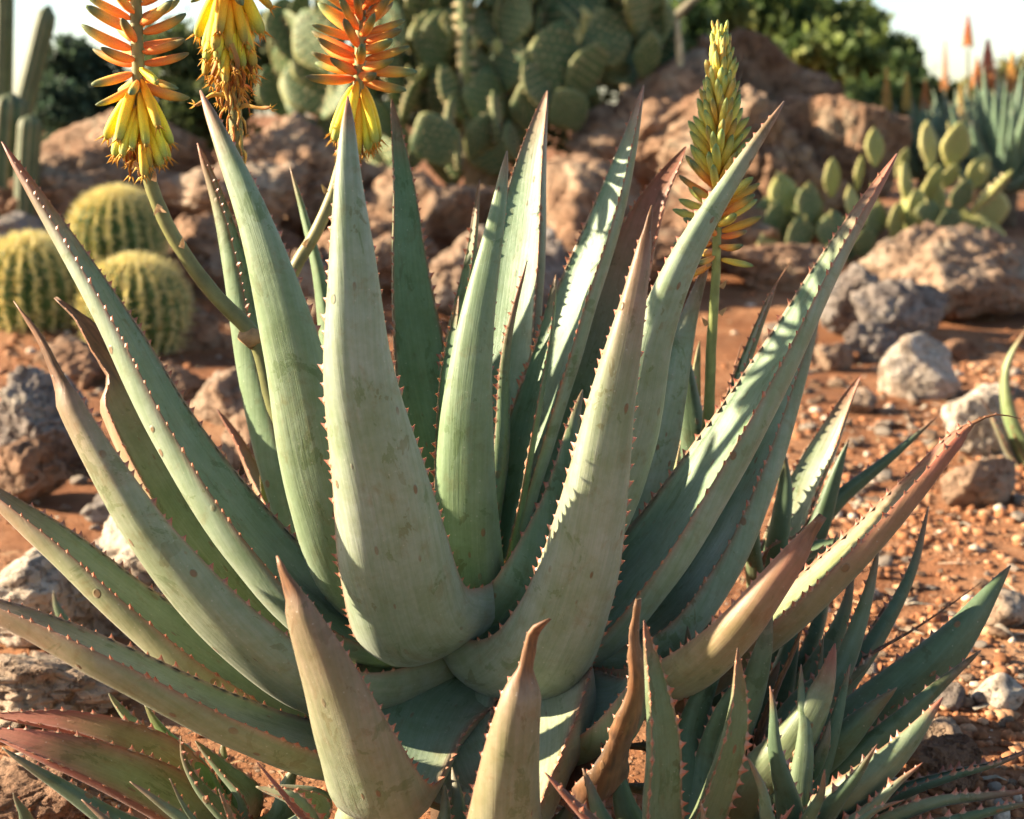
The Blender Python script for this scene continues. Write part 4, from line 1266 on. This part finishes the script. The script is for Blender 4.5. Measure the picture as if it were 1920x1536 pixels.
AL([(860, 1240, 1.49), (790, 1310, 1.41), (740, 1420, 1.30), (710, 1470, 1.24), (670, 1390, 1.195), (620, 1260, 1.175), (570, 1150, 1.17), (535, 1080, 1.175), (520, 1042, 1.18)], .112, roll=-4, fold=(.6, 1.1), red=.35, redt=.5, dry=.93, dryw=.8, olive=.05, rim=.35, prof=[(0, 1.6), (.15, 1.5), (.3, 1.08), (.42, 1.0), (.55, .84), (.7, .62), (.85, .36), (.95, .18), (1, .03)], ab=(.255, .29, .185))
AL([(900, 1240, 1.50), (945, 1300, 1.42), (965, 1390, 1.33), (955, 1500, 1.25), (945, 1560, 1.20), (948, 1480, 1.165), (960, 1370, 1.155), (978, 1280, 1.155), (990, 1225, 1.155), (1000, 1185, 1.155), (1030, 1160, 1.15)], .088, roll=0, fold=(.28, 1.15), red=.35, redt=.55, dry=.89, dryw=.55, olive=.04, rim=.3, prof=[(0, 2.2), (.12, 2.5), (.25, 2.3), (.38, 1.5), (.5, 1.02), (.62, .85), (.75, .62), (.86, .42), (.92, .34), (.97, .24), (1, .06)], ad=(.33, .36, .26), ab=(.255, .285, .175), nl=72)
AL([(980, 1270, 1.50), (1090, 1420, 1.33), (1120, 1480, 1.25), (1165, 1380, 1.21), (1195, 1280, 1.20), (1192, 1200, 1.20), (1203, 1125, 1.20)], .085, roll=15, fold=(.6, 1.3), red=.8, redt=.0, dry=.36, dryw=.85, prof=[(0, .9), (.3, 1), (.45, 1.1), (.58, .95), (.7, .5), (.85, .32), (1, .1)], **OLV)

# broad clasping bases seen from above, left and right of the front leaf
AL([(900, 1240, 1.50), (985, 1305, 1.44), (1065, 1345, 1.385), (1140, 1335, 1.34), (1205, 1255, 1.31)], .120, face=-38, fold=(.45, 1.0), red=.2, prof=[(0, 1.1), (.3, 1.15), (.55, 1.05), (.75, .8), (.9, .4), (1, .05)], ad=(.32, .37, .27), ab=(.26, .3, .16))
AL([(870, 1245, 1.50), (825, 1300, 1.44), (810, 1380, 1.37), (830, 1450, 1.31), (850, 1500, 1.28)], .125, face=12, fold=(.4, .8), red=.1, prof=[(0, 1.0), (.3, 1.1), (.6, 1.05), (.85, .8), (1, .3)], ad=(.33, .36, .26), ab=(.26, .3, .16))

AL([(890, 1130, 1.50), (955, 900, 1.53), (1005, 700, 1.55), (1042, 515, 1.58)], .062, face=-35, red=.4, redt=.8, **GREEN)
AL([(875, 1130, 1.50), (845, 900, 1.535), (838, 720, 1.545), (858, 555, 1.56)], .050, face=-30, red=.4, redt=.8, **GREEN)
# ------------------------------------------------------------------ flower stalks of the big aloe
def floret_mesh(kind, var):
    """tubular flower along +Z, length 1"""
    n, seg = 12, 8
    V, Fc, Cc = [], [], []
    prof = {'bud': [(0, .04), (.1, .08), (.45, .108), (.75, .10), (.93, .06), (1, .02)],
            'open': [(0, .035), (.08, .085), (.3, .125), (.6, .125), (.82, .10), (.94, .07), (1, .03)],
            'hang': [(0, .03), (.08, .07), (.3, .105), (.6, .108), (.85, .098), (.95, .08), (1, .04)],
            'dry': [(0, .025), (.1, .05), (.35, .06), (.6, .045), (.85, .05), (1, .015)]}[kind]
    bend = {'bud': .05, 'open': .10, 'hang': .07, 'dry': .22}[kind] * (1 + .4 * var)
    pal = {'bud': [(0, (.78, .42, .05)), (.35, (.72, .50, .08)), (.72, (.46, .40, .10)), (1, (.12, .18, .07))],
           'open': [(0, (.70, .22, .055)), (.35, (.74, .26, .06)), (.62, (.66, .34, .07)), (.8, (.22, .20, .07)), (1, (.10, .13, .07))],
           'hang': [(0, (.80, .36, .03)), (.35, (.88, .55, .03)), (.7, (.82, .60, .045)), (.88, (.35, .36, .07)), (1, (.28, .24, .07))],
           'dry': [(0, (.5, .32, .10)), (.4, (.55, .30, .07)), (.8, (.34, .14, .04)), (1, (.16, .06, .02))]}[kind]
    for i in range(n):
        t = i / (n - 1)
        r = np.interp(t, [p[0] for p in prof], [p[1] for p in prof])
        bx = bend * t * t
        if kind == 'dry':
            bx += .05 * math.sin(t * 7 + var * 3)
        for k in range(seg):
            a = 2 * math.pi * k / seg
            rr = r * (1 + (.10 if kind != 'dry' else .35) * math.cos(3 * a + var))
            V.append((bx + rr * math.cos(a), rr * math.sin(a) + (.04 * math.sin(t * 9 + var) if kind == 'dry' else 0), t))
            c = [np.interp(t, [p[0] for p in pal], [p[1][j] for p in pal]) for j in range(3)]
            m = 1 + .14 * math.cos(3 * a)
            hue = 1 + .22 * math.sin(var * 2.1 + .4)
            Cc.append((c[0] * m, c[1] * m * hue, c[2] * m * hue, 1))
    for i in range(n - 1):
        for k in range(seg):
            j = (k + 1) % seg
            Fc.append((i * seg + k, i * seg + j, (i + 1) * seg + j, (i + 1) * seg + k))
    Fc.append(tuple(range((n - 1) * seg, n * seg)))
    if kind in ('hang', 'dry'):      # stamens and petal tips at the mouth
        for m in range(5):
            a = m * 1.257 + var
            k = len(V)
            b = np.array((bend + .05 * math.cos(a), .05 * math.sin(a), .97))
            e = b + np.array((.09 * math.cos(a), .09 * math.sin(a), .13 + .05 * math.sin(m * 2.3)))
            w = .02
            V += [tuple(b + (w, 0, 0)), tuple(b + (-w, w, 0)), tuple(b + (-w, -w, 0)), tuple(e)]
            Fc += [(k, k + 1, k + 3), (k + 1, k + 2, k + 3), (k + 2, k, k + 3)]
            Cc += [(.62, .30, .05, 1)] * 3 + [(.45, .13, .03, 1)]
    me = bpy.data.meshes.new('floret')
    me.from_pydata(V, [], Fc)
    me.polygons.foreach_set('use_smooth', [True] * len(me.polygons))
    a = me.attributes.new('col', 'FLOAT_COLOR', 'POINT')
    a.data.foreach_set('color', np.array(Cc, dtype=np.float32).ravel())
    me.materials.append(M_FLORET)
    return me
FLO = {k: [floret_mesh(k, v) for v in (0.0, 0.6, 1.1, 1.7, 2.3, 3.0)] for k in ('bud', 'open', 'hang', 'dry')}

def stalk(pts, r0, r1, cb=(.11, .12, .05), ct=(.20, .19, .06)):
    sp, L = catmull([tuple(P(*p)) for p in pts], 70)
    def cf(t, k):
        n = noise.noise(Vector((t * 20, k * .7, 2)))
        return tuple((np.array(cb) * (1 - t) + np.array(ct) * t) * (1 + .4 * n))
    v, f, c = tube(sp, np.linspace(r0, r1, 70), 12, cf, .12)
    # dry bracts along the bare stem
    o = mesh_obj('flower_stalk', v, f, M_STEM, aloe, True, sp[0], {'col': ('FLOAT_COLOR', c)})
    reg(o, sp[0])
    return o, sp, L

def bract(st, p, d, L, col=(.40, .24, .12)):
    d = nrm(np.array(d))
    s = nrm(np.cross(d, (0.2, 1, .1)))
    n = np.cross(d, s)
    p = np.array(p)
    V = [p - s * L * .28, p + s * L * .28, p + d * L * .5 + s * L * .22 + n * L * .12, p + d * L * .5 - s * L * .22 + n * L * .12, p + d * L * 1.1 + n * L * .3,
         p - s * L * .28 - n * .001, p + s * L * .28 - n * .001, p + d * L * .5 + n * (L * .05)]
    o = mesh_obj('bract', V, [(0, 1, 2, 3), (3, 2, 4), (5, 7, 6), (0, 3, 7, 5), (1, 6, 7, 2), (3, 4, 7), (2, 7, 4)], M_DRY, st, False, tuple(p), {'col': ('FLOAT_COLOR', [(*col, 1)] * 8)})
    return o

def florets(st, sp, L, rows, Y):
    """rows: list of (py0, py1, count, kinds, el0, el1, len0, len1): florets round the stem between two photo rows"""
    ys = np.array([768 - ((Vector(p) - CAM).dot(UPV)) / ((Vector(p) - CAM).dot(FWD)) * F for p in sp])
    order = np.argsort(ys)
    k = 0
    for (y0, y1, cnt, kinds, e0, e1, l0, l1) in rows:
        for i in range(cnt):
            t = (i + random.random() * .7) / cnt
            y = y0 + (y1 - y0) * t
            pos = np.array([np.interp(y, ys[order], sp[order, q]) for q in range(3)])
            j = int(np.argmin(np.abs(ys - y)))
            j = min(max(j, 1), len(sp) - 2)
            ax = nrm(sp[j + 1] - sp[j - 1])
            if ax[2] < 0:
                ax = -ax
            az = k * 2.39996 + random.uniform(-.25, .25)
            k += 1
            h = nrm(np.cross(ax, (0, 1, 0)))
            g = np.cross(ax, h)
            rad = h * math.cos(az) + g * math.sin(az)
            el = math.radians(e0 + (e1 - e0) * t + random.uniform(-9, 9))
            d = nrm(rad * math.cos(el) + ax * math.sin(el))
            ln = (l0 + (l1 - l0) * t) * random.uniform(.88, 1.1) * Y / F
            kd = random.choice(kinds)
            o = bpy.data.objects.new('floret', random.choice(FLO[kd]))
            link(o, st)
            zd = Vector(d)
            # mesh bends towards local +x: let gravity pull it down for hanging, up for buds
            dn = Vector((0, 0, -1 if kd in ('hang', 'dry') else 1))
            xd = dn - zd * dn.dot(zd)
            xd = xd.normalized() if xd.length > 1e-3 else Vector((1, 0, 0))
            yd = zd.cross(xd)
            M = Matrix((xd, yd, zd)).transposed()
            o.rotation_euler = M.to_euler()
            fat = {'bud': 1.3 if ln < .03 else 1.0, 'open': .82, 'hang': .9, 'dry': 1.0}[kd] * random.uniform(.85, 1.12)
            o.scale = (ln * fat, ln * fat, ln)
            o.location = Vector(pos + rad * .0055) - parent_world(st)

# curved stem with orange and yellow florets, left
s1, p1, L1 = stalk([(640, 1000, 1.50), (560, 860, 1.50), (515, 760, 1.50), (478, 635, 1.50), (400, 550, 1.50), (335, 460, 1.50), (293, 375, 1.50), (270, 290, 1.50), (262, 200, 1.50), (258, 100, 1.50), (255, 0, 1.50), (253, -120, 1.50)], .0105, .0055)
florets(s1, p1, L1, [(-110, -20, 26, ['bud'], 50, 25, 50, 78), (-20, 128, 22, ['open'], 24, 0, 86, 92), (128, 165, 8, ['open', 'hang'], -12, -35, 84, 84), (148, 215, 14, ['hang'], -50, -70, 104, 108), (190, 245, 13, ['hang', 'hang', 'dry'], -62, -66, 96, 84), (215, 262, 9, ['dry'], -62, -50, 70, 62), (265, 300, 5, ['dry'], -60, -70, 34, 30)], 1.5)
for (px, py, d) in ((262, 300, (-.5, 0, -.6)), (288, 340, (.3, 0, .9)), (268, 325, (-.5, 0, .8)), (292, 390, (.6, 0, -.2)), (340, 465, (.3, 0, .9)), (300, 385, (-.4, 0, -.7))):
    bract(s1, P(px, py, 1.488), d, .012)
# the joint where the stem branches
jv, jf, jc = tube([P(450, 628, 1.50), P(472, 634, 1.497), P(496, 634, 1.50)], [.006, .0125, .006], 10, lambda t, k: (.30, .19, .09), .2)
mesh_obj('joint', jv, jf, M_DRY, s1, True, P(470, 630, 1.5), {'col': ('FLOAT_COLOR', jc)})

# withered yellow spike
s2, p2, L2 = stalk([(620, 1000, 1.58), (540, 700, 1.58), (480, 470, 1.58), (448, 320, 1.58), (440, 200, 1.58), (430, 100, 1.58), (428, 0, 1.58), (426, -130, 1.58)], .010, .006)
florets(s2, p2, L2, [(-120, -40, 30, ['open', 'hang'], 10, -45, 84, 88), (-45, 45, 30, ['hang'], -58, -70, 106, 104), (30, 85, 18, ['hang', 'dry', 'dry'], -60, -54, 96, 84), (95, 150, 20, ['dry'], -50, -72, 64, 60), (150, 290, 18, ['dry'], -40, -75, 44, 40), (120, 230, 4, ['dry'], 5, 10, 72, 70)], 1.58)
# orange spike above the front leaf
s3, p3, L3 = stalk([(560, 1000, 1.64), (520, 700, 1.64), (530, 560, 1.64), (560, 490, 1.64), (590, 440, 1.64), (618, 380, 1.64), (640, 310, 1.64), (660, 240, 1.64), (672, 160, 1.64), (676, 60, 1.64), (676, -110, 1.64)], .0095, .0055, (.24, .20, .11), (.24, .23, .08))
florets(s3, p3, L3, [(-110, -30, 36, ['bud'], 48, 30, 48, 70), (-30, 140, 44, ['open'], 36, 8, 80, 88), (128, 158, 6, ['open'], 2, -14, 88, 88), (150, 190, 11, ['hang'], -56, -70, 104, 112), (170, 205, 6, ['hang', 'dry'], -70, -74, 96, 92), (200, 260, 8, ['dry'], -60, -75, 34, 30)], 1.64)
for (px, py, d) in ((612, 362, (-.4, 0, .9)), (632, 300, (.4, 0, .8)), (570, 462, (.5, 0, .8))):
    bract(s3, P(px, py, 1.63), d, .011)
# green-yellow cone at right
s4, p4, L4 = stalk([(1240, 1100, 1.62), (1310, 900, 1.62), (1328, 780, 1.62), (1334, 640, 1.62), (1342, 520, 1.62), (1345, 400, 1.62), (1347, 250, 1.62), (1350, 130, 1.62), (1350, 62, 1.62)], .0085, .0030, (.13, .17, .06), (.30, .32, .09))
florets(s4, p4, L4, [(60, 100, 20, ['bud'], 78, 72, 24, 30), (96, 170, 44, ['bud'], 74, 64, 34, 46), (165, 250, 44, ['bud'], 66, 56, 48, 62), (245, 345, 42, ['bud'], 56, 38, 66, 76), (340, 440, 26, ['bud', 'bud', 'open'], 38, 18, 76, 76), (436, 500, 8, ['open', 'bud'], 5, -28, 72, 66)], 1.62)
for (px, py, d) in ((1330, 500, (-.3, 0, .9)), (1352, 540, (.4, 0, .6)), (1326, 610, (-.5, 0, .8)), (1350, 590, (.5, 0, .6))):
    bract(s4, P(px, py, 1.61), d, .011)

# ------------------------------------------------------------------ offsets round its foot
DKP = dict(ad=(.085, .135, .07), ab=(.095, .145, .08), mat=M_LEAF_PUP, tooth=.0056, gap=.0145)
MID = dict(ad=(.15, .205, .11), ab=(.165, .21, .125), mat=M_LEAF_PUP, tooth=.0056, gap=.0145)

def offset(label, px, py, Y, leaves):
    c = P(px, py, Y)
    zb = ground_z(c.x, c.y)
    root = thing('aloe_offset', label, 'aloe', (c.x, c.y, min(zb, c.z)), 'offset rosettes round the big aloe')
    v, f, cl = tube([Vector((c.x, c.y, min(zb, c.z) - .03)), Vector((c.x, c.y, max(c.z, zb + .02)))], [.022, .018], 9, lambda t, k: (.12, .08, .05), .2)
    mesh_obj('stem', v, f, M_BARK, root, True, None, {'col': ('FLOAT_COLOR', cl)})
    for pts, W, kw in leaves:
        d = dict(kw)
        base = d.pop('pal', DKP)
        d = {**base, **d}
        leaf(root, [(px, py, Y)] + pts if not d.pop('free', False) else pts, W, c, **d)
    return root

offset('offset rosette with broad dark green leaves fanning to the lower right', 1390, 1560, 1.36, [
    ([(1520, 1440, 1.36), (1650, 1330, 1.37), (1780, 1210, 1.38), (1896, 1060, 1.40)], .074, dict(face=-150, red=.25, redt=.9, prof=PROF_FULL)),
    ([(1560, 1460, 1.32), (1680, 1360, 1.32), (1770, 1280, 1.33), (1842, 1220, 1.34)], .052, dict(face=-130, red=.3)),
    ([(1480, 1560, 1.28), (1580, 1490, 1.24), (1690, 1395, 1.23), (1768, 1310, 1.23)], .060, dict(face=-120, red=.9, redt=.86, pal=MID, prof=PROF_FULL)),
    ([(1500, 1450, 1.32), (1580, 1385, 1.31), (1640, 1330, 1.31), (1684, 1288, 1.31)], .050, dict(face=-150, red=.2, prof=PROF_FULL)),
    ([(1430, 1460, 1.29), (1495, 1380, 1.27), (1540, 1290, 1.27), (1562, 1205, 1.28)], .058, dict(face=-160, red=.8, redt=.75, pal=MID, olive=.2, prof=PROF_FULL)),
    ([(1460, 1500, 1.28), (1520, 1440, 1.26), (1548, 1390, 1.255), (1558, 1350, 1.26)], .036, dict(face=-160, red=.2, prof=PROF_FULL)),
    ([(1500, 1330, 1.40), (1570, 1260, 1.42), (1620, 1140, 1.44), (1646, 1025, 1.46)], .050, dict(face=-150, red=.3, pal=MID)),
    ([(1480, 1430, 1.38), (1520, 1300, 1.40), (1545, 1190, 1.41)], .034, dict(face=-100, red=.3)),
    ([(1530, 1340, 1.44), (1620, 1230, 1.48), (1700, 1080, 1.52), (1737, 948, 1.54)], .050, dict(face=-120, red=.3)),
    ([(1540, 1320, 1.44), (1620, 1240, 1.46), (1720, 1180, 1.47), (1842, 1092, 1.48)], .040, dict(face=-70, red=.8, redt=.4, dry=.62, dryw=.35)),
    ([(1420, 1400, 1.36), (1460, 1280, 1.36), (1500, 1190, 1.36), (1526, 1115, 1.36)], .026, dict(face=-120, dry=.18, dryw=.8)),
])
offset('offset rosette with narrow toothed upright leaves in front of the orange dead leaf', 1270, 1620, 1.22, [
    ([(1330, 1530, 1.19), (1362, 1430, 1.175), (1384, 1320, 1.175), (1381, 1215, 1.18)], .036, dict(face=30, red=.4, pal=MID, olive=.15, prof=PROF_FULL)),
    ([(1240, 1530, 1.17), (1240, 1400, 1.165), (1228, 1290, 1.165), (1202, 1165, 1.17)], .044, dict(face=35, red=.6, redt=.75, pal=MID, prof=PROF_FULL)),
    ([(1330, 1480, 1.30), (1395, 1340, 1.31), (1425, 1225, 1.32), (1446, 1115, 1.33)], .044, dict(face=-150, red=.3, olive=.2, prof=PROF_FULL)),
    ([(1300, 1570, 1.14), (1318, 1535, 1.135), (1312, 1498, 1.135)], .022, dict(face=160, red=.4, pal=MID)),
    ([(1190, 1600, 1.18), (1130, 1540, 1.18), (1090, 1440, 1.19)], .04, dict(face=150, red=.3)),
    ([(1210, 1580, 1.22), (1170, 1500, 1.23), (1150, 1400, 1.25)], .04, dict(face=170, red=.3)),
    ([(1400, 1590, 1.15), (1455, 1545, 1.14), (1492, 1510, 1.14)], .022, dict(face=-130, red=.9, redt=.5, pal=MID)),
    ([(1170, 1590, 1.14), (1090, 1520, 1.12), (1022, 1448, 1.12)], .042, dict(face=60, red=.9, redt=.3, pal=MID)),
    ([(1290, 1400, 1.32), (1330, 1270, 1.34), (1380, 1150, 1.36)], .05, dict(face=-150, red=.1)),
    ([(1320, 1450, 1.30), (1360, 1320, 1.31), (1420, 1240, 1.32)], .045, dict(face=-140, red=.1)),
])
offset('crowded dark offset rosette deep in shade between the big aloe and the broad-leaved offset', 1400, 1480, 1.52, [
    ([(1360, 1380, 1.50), (1340, 1260, 1.50), (1325, 1130, 1.51)], .056, dict(face=170, red=.2)),
    ([(1330, 1400, 1.46), (1300, 1290, 1.45), (1288, 1175, 1.45)], .058, dict(face=160, red=.2)),
    ([(1440, 1360, 1.50), (1480, 1230, 1.51), (1502, 1110, 1.52)], .056, dict(face=-160, red=.3)),
    ([(1430, 1330, 1.54), (1470, 1180, 1.56), (1478, 1050, 1.57)], .056, dict(face=-150, red=.2)),
    ([(1480, 1340, 1.53), (1560, 1200, 1.55), (1602, 1070, 1.56)], .056, dict(face=-140, red=.3, pal=MID)),
    ([(1470, 1320, 1.56), (1540, 1140, 1.59), (1572, 1000, 1.60)], .058, dict(face=-100, red=.3)),
    ([(1500, 1380, 1.50), (1590, 1270, 1.51), (1664, 1130, 1.52)], .056, dict(face=-120, red=.3)),
    ([(1400, 1380, 1.44), (1430, 1310, 1.43), (1462, 1240, 1.43)], .058, dict(face=-160, red=.4)),
    ([(1370, 1440, 1.42), (1350, 1390, 1.40), (1346, 1320, 1.40)], .056, dict(face=160, red=.2)),
    ([(1480, 1440, 1.46), (1560, 1380, 1.45), (1606, 1320, 1.45)], .058, dict(face=-130, red=.3)),
    ([(1310, 1450, 1.44), (1230, 1400, 1.42), (1150, 1400, 1.40)], .058, dict(face=120, red=.2)),
    ([(1320, 1500, 1.40), (1220, 1480, 1.36), (1120, 1470, 1.33)], .058, dict(face=110, red=.2)),
    ([(1320, 1540, 1.36), (1200, 1560, 1.30), (1080, 1560, 1.26)], .06, dict(face=90, red=.2)),
])
offset('narrow-leaved offset rosette in front of the broad dark one, with thin pointed leaves', 1500, 1600, 1.24, [
    ([(1470, 1480, 1.22), (1450, 1380, 1.22), (1438, 1285, 1.23)], .03, dict(face=160, red=.5, redt=.8)),
    ([(1500, 1460, 1.25), (1510, 1350, 1.26), (1502, 1245, 1.28)], .03, dict(face=-170, red=.4, redt=.8, pal=MID)),
    ([(1530, 1460, 1.28), (1570, 1350, 1.30), (1592, 1245, 1.32)], .032, dict(face=-150, red=.4, redt=.8)),
    ([(1560, 1510, 1.20), (1610, 1450, 1.19), (1645, 1395, 1.19)], .03, dict(face=-140, red=.4)),
    ([(1600, 1540, 1.22), (1670, 1480, 1.21), (1728, 1430, 1.21)], .03, dict(face=-110, red=.6, redt=.7, pal=MID)),
    ([(1520, 1530, 1.17), (1540, 1490, 1.165), (1545, 1440, 1.165)], .028, dict(face=170, red=.5)),
    ([(1440, 1540, 1.17), (1425, 1480, 1.165), (1400, 1420, 1.165)], .028, dict(face=150, red=.4, pal=MID)),
    ([(1580, 1560, 1.16), (1640, 1520, 1.155), (1700, 1500, 1.155)], .028, dict(face=-100, red=.5)),
])
offset('offset rosette at lower right edge with flat spreading leaves', 1600, 1600, 1.36, [
    ([(1680, 1490, 1.33), (1780, 1452, 1.33), (1870, 1430, 1.33), (1960, 1395, 1.33)], .032, dict(face=-75, red=.5, redt=.6)),
    ([(1650, 1540, 1.30), (1750, 1500, 1.29), (1850, 1490, 1.29), (1980, 1475, 1.29)], .036, dict(face=-95, red=.7, redt=.5, pal=MID)),
    ([(1700, 1560, 1.28), (1820, 1530, 1.27), (1960, 1500, 1.27)], .036, dict(face=-110, red=.3)),
])
offset('offset rosette behind the big aloe at right, with a pale pink-tipped leaf', 1430, 1150, 1.72, [
    ([(1470, 1010, 1.74), (1510, 910, 1.75), (1560, 805, 1.76), (1615, 703, 1.77)], .056, dict(face=-20, red=.7, redt=.6, ad=(.3, .34, .24), ab=(.3, .34, .24), prof=PROF_FULL)),
    ([(1530, 1000, 1.72), (1558, 920, 1.72), (1592, 824, 1.72)], .036, dict(face=-150, red=.3, redt=.9, prof=PROF_FULL)),
    ([(1455, 1020, 1.70), (1470, 930, 1.70), (1467, 828, 1.70)], .034, dict(face=170, red=.2, prof=PROF_FULL)),
    ([(1540, 970, 1.74), (1640, 880, 1.75), (1757, 782, 1.76)], .036, dict(face=-140, red=.5, redt=.8)),
    ([(1412, 1040, 1.66), (1412, 950, 1.66), (1402, 850, 1.66)], .028, dict(face=170, red=.2, dry=.8, olive=.3)),
    ([(1560, 1050, 1.70), (1640, 980, 1.70), (1740, 960, 1.70)], .024, dict(face=-120, dry=.2)),
    ([(1500, 1040, 1.68), (1590, 1010, 1.68), (1625, 1000, 1.68)], .05, dict(face=-60, red=.1, pal=MID)),
    ([(1440, 1030, 1.68), (1500, 1000, 1.70), (1540, 935, 1.71)], .022, dict(face=-120, dry=.2)),
])
offset('offset rosette behind the yellow-green flower cone, with a dark upright leaf', 1310, 1080, 1.74, [
    ([(1310, 920, 1.74), (1298, 780, 1.74), (1277, 632, 1.74)], .048, dict(face=175, red=.4, redt=.85, prof=PROF_FULL)),
    ([(1345, 920, 1.78), (1360, 780, 1.80), (1390, 640, 1.81)], .03, dict(face=-100, dry=.3, dryw=.7)),
    ([(1290, 900, 1.80), (1300, 760, 1.82), (1315, 640, 1.83)], .05, dict(face=20, red=.0, ad=(.4, .42, .2), ab=(.4, .42, .2), teeth=False)),
    ([(1250, 980, 1.70), (1245, 880, 1.70), (1255, 790, 1.70)], .05, dict(face=170, red=.1)),
    ([(1230, 1000, 1.68), (1215, 960, 1.68), (1205, 900, 1.68)], .03, dict(face=20, dry=.2)),
])
offset('offset rosette at lower left with long red channelled leaves', 440, 1600, 1.38, [
    ([(330, 1500, 1.32), (180, 1430, 1.30), (60, 1390, 1.30), (-40, 1365, 1.31)], .068, dict(face=34, tooth=.0045, gap=.017, rim=1.0, red=1.1, redt=.45, ad=(.24, .25, .10), ab=(.36, .12, .08), fold=(.5, 1.0), prof=PROF_FULL)),
    ([(340, 1440, 1.38), (240, 1385, 1.38), (120, 1352, 1.38), (-30, 1340, 1.38)], .046, dict(face=30, tooth=.0045, gap=.017, rim=.9, red=1.1, redt=.35, ad=(.25, .23, .10), ab=(.28, .18, .09), prof=PROF_FULL)),
    ([(300, 1580, 1.27), (200, 1530, 1.26), (100, 1465, 1.26), (2, 1402, 1.26)], .045, dict(face=140, red=.1)),
    ([(330, 1440, 1.42), (270, 1380, 1.44), (205, 1300, 1.46)], .050, dict(face=35, red=.1, ad=(.2, .28, .17), ab=(.2, .28, .15))),
    ([(360, 1440, 1.40), (310, 1380, 1.42), (270, 1320, 1.43)], .045, dict(face=150, red=.1, ab=(.11, .2, .05))),
    ([(440, 1540, 1.30), (370, 1470, 1.29), (345, 1425, 1.29), (338, 1380, 1.29)], .040, dict(face=60, red=.2, olive=.2)),
    ([(470, 1500, 1.36), (420, 1440, 1.36), (365, 1390, 1.36)], .05, dict(face=50, red=.1, pal=MID)),
    ([(400, 1570, 1.20), (360, 1530, 1.19), (322, 1460, 1.19)], .022, dict(face=150, red=.3, redt=.85)),
    ([(600, 1570, 1.20), (545, 1510, 1.18), (480, 1428, 1.18)], .026, dict(face=120, red=.9, redt=.3)),
    ([(560, 1560, 1.30), (600, 1500, 1.28), (500, 1475, 1.27)], .06, dict(face=40, red=.1, pal=MID)),
    ([(440, 1520, 1.40), (425, 1450, 1.41), (418, 1390, 1.42)], .045, dict(face=160, red=.2, ab=(.12, .2, .07))),
    ([(520, 1540, 1.36), (545, 1470, 1.36), (565, 1425, 1.36)], .05, dict(face=-160, red=.1, pal=MID)),
    ([(380, 1560, 1.26), (310, 1510, 1.25), (245, 1465, 1.25)], .035, dict(face=130, red=.3, pal=MID)),
    ([(360, 1600, 1.22), (250, 1570, 1.20), (150, 1500, 1.20)], .04, dict(face=120, red=.4)),
    ([(450, 1600, 1.20), (440, 1540, 1.19), (410, 1480, 1.19)], .035, dict(face=160, red=.3, pal=MID)),
])
offset('pale broad-leaved offset under the leaf with the cut brown tip', 720, 1640, 1.30, [
    ([(690, 1560, 1.26), (680, 1500, 1.25), (640, 1440, 1.26)], .09, dict(face=170, red=.0, ad=(.3, .32, .16), ab=(.34, .35, .2), prof=PROF_FULL)),
    ([(600, 1570, 1.22), (560, 1500, 1.21), (480, 1475, 1.22)], .05, dict(face=20, red=.1, pal=MID)),
    ([(800, 1590, 1.22), (830, 1540, 1.21), (835, 1470, 1.22)], .05, dict(face=170, red=.1)),
    ([(850, 1590, 1.24), (860, 1520, 1.24), (850, 1440, 1.26)], .05, dict(face=-170, red=.1)),
    ([(960, 1620, 1.26), (1040, 1560, 1.26), (1090, 1470, 1.27)], .06, dict(face=-160, red=.1)),
    ([(980, 1640, 1.20), (1080, 1590, 1.19), (1140, 1530, 1.19)], .05, dict(face=-150, red=.2)),
    ([(900, 1620, 1.30), (1010, 1540, 1.32), (1050, 1440, 1.33)], .06, dict(face=-170, red=.1)),
])
offset('tiny offset with two short grey-green leaves behind the lowest left leaves', 150, 1262, 1.93, [
    ([(135, 1200, 1.93), (115, 1155, 1.93), (100, 1108, 1.93)], .035, dict(face=150, red=.2, pal=MID)),
    ([(190, 1225, 1.90), (170, 1195, 1.90), (135, 1165, 1.90)], .03, dict(face=80, red=.3)),
])
offset('tiny dark offset in the bottom left corner beside the orange clod', 60, 1580, 1.36, [
    ([(55, 1550, 1.34), (45, 1520, 1.33), (30, 1485, 1.33)], .026, dict(face=150, red=.2)),
    ([(20, 1560, 1.34), (0, 1540, 1.33), (-20, 1530, 1.33)], .022, dict(face=100, red=.2)),
])
# small aloe at the right picture edge
ed = thing('small_aloe', 'small pale aloe with curved leaves at the right picture edge', 'aloe', tuple(G(1930, 880)))
ec = G(1930, 880)
for pts, W, kw in [
    ([(1935, 860, ec.y), (1895, 780, ec.y), (1885, 700, ec.y), (1925, 615, ec.y)], .05, dict(face=120, ad=(.3, .32, .2), ab=(.26, .3, .14))),
    ([(1935, 870, ec.y), (1900, 800, ec.y), (1880, 730, ec.y), (1875, 690, ec.y)], .05, dict(face=60, ad=(.3, .32, .2), ab=(.22, .28, .12))),
    ([(1940, 900, ec.y), (1900, 850, ec.y), (1870, 800, ec.y - .05), (1835, 740, ec.y - .05)], .045, dict(face=60, ad=(.34, .3, .22), ab=(.36, .3, .2), dry=.8)),
    ([(1940, 920, ec.y), (1900, 900, ec.y - .1), (1860, 880, ec.y - .12), (1850, 830, ec.y - .1)], .03, dict(face=60, dry=.3)),
    ([(1945, 880, ec.y), (1960, 760, ec.y), (1990, 660, ec.y)], .06, dict(face=-120, ad=(.3, .32, .2), ab=(.26, .3, .14)))]:
    leaf(ed, pts, W, ec, mat=M_LEAF_PUP, **kw)
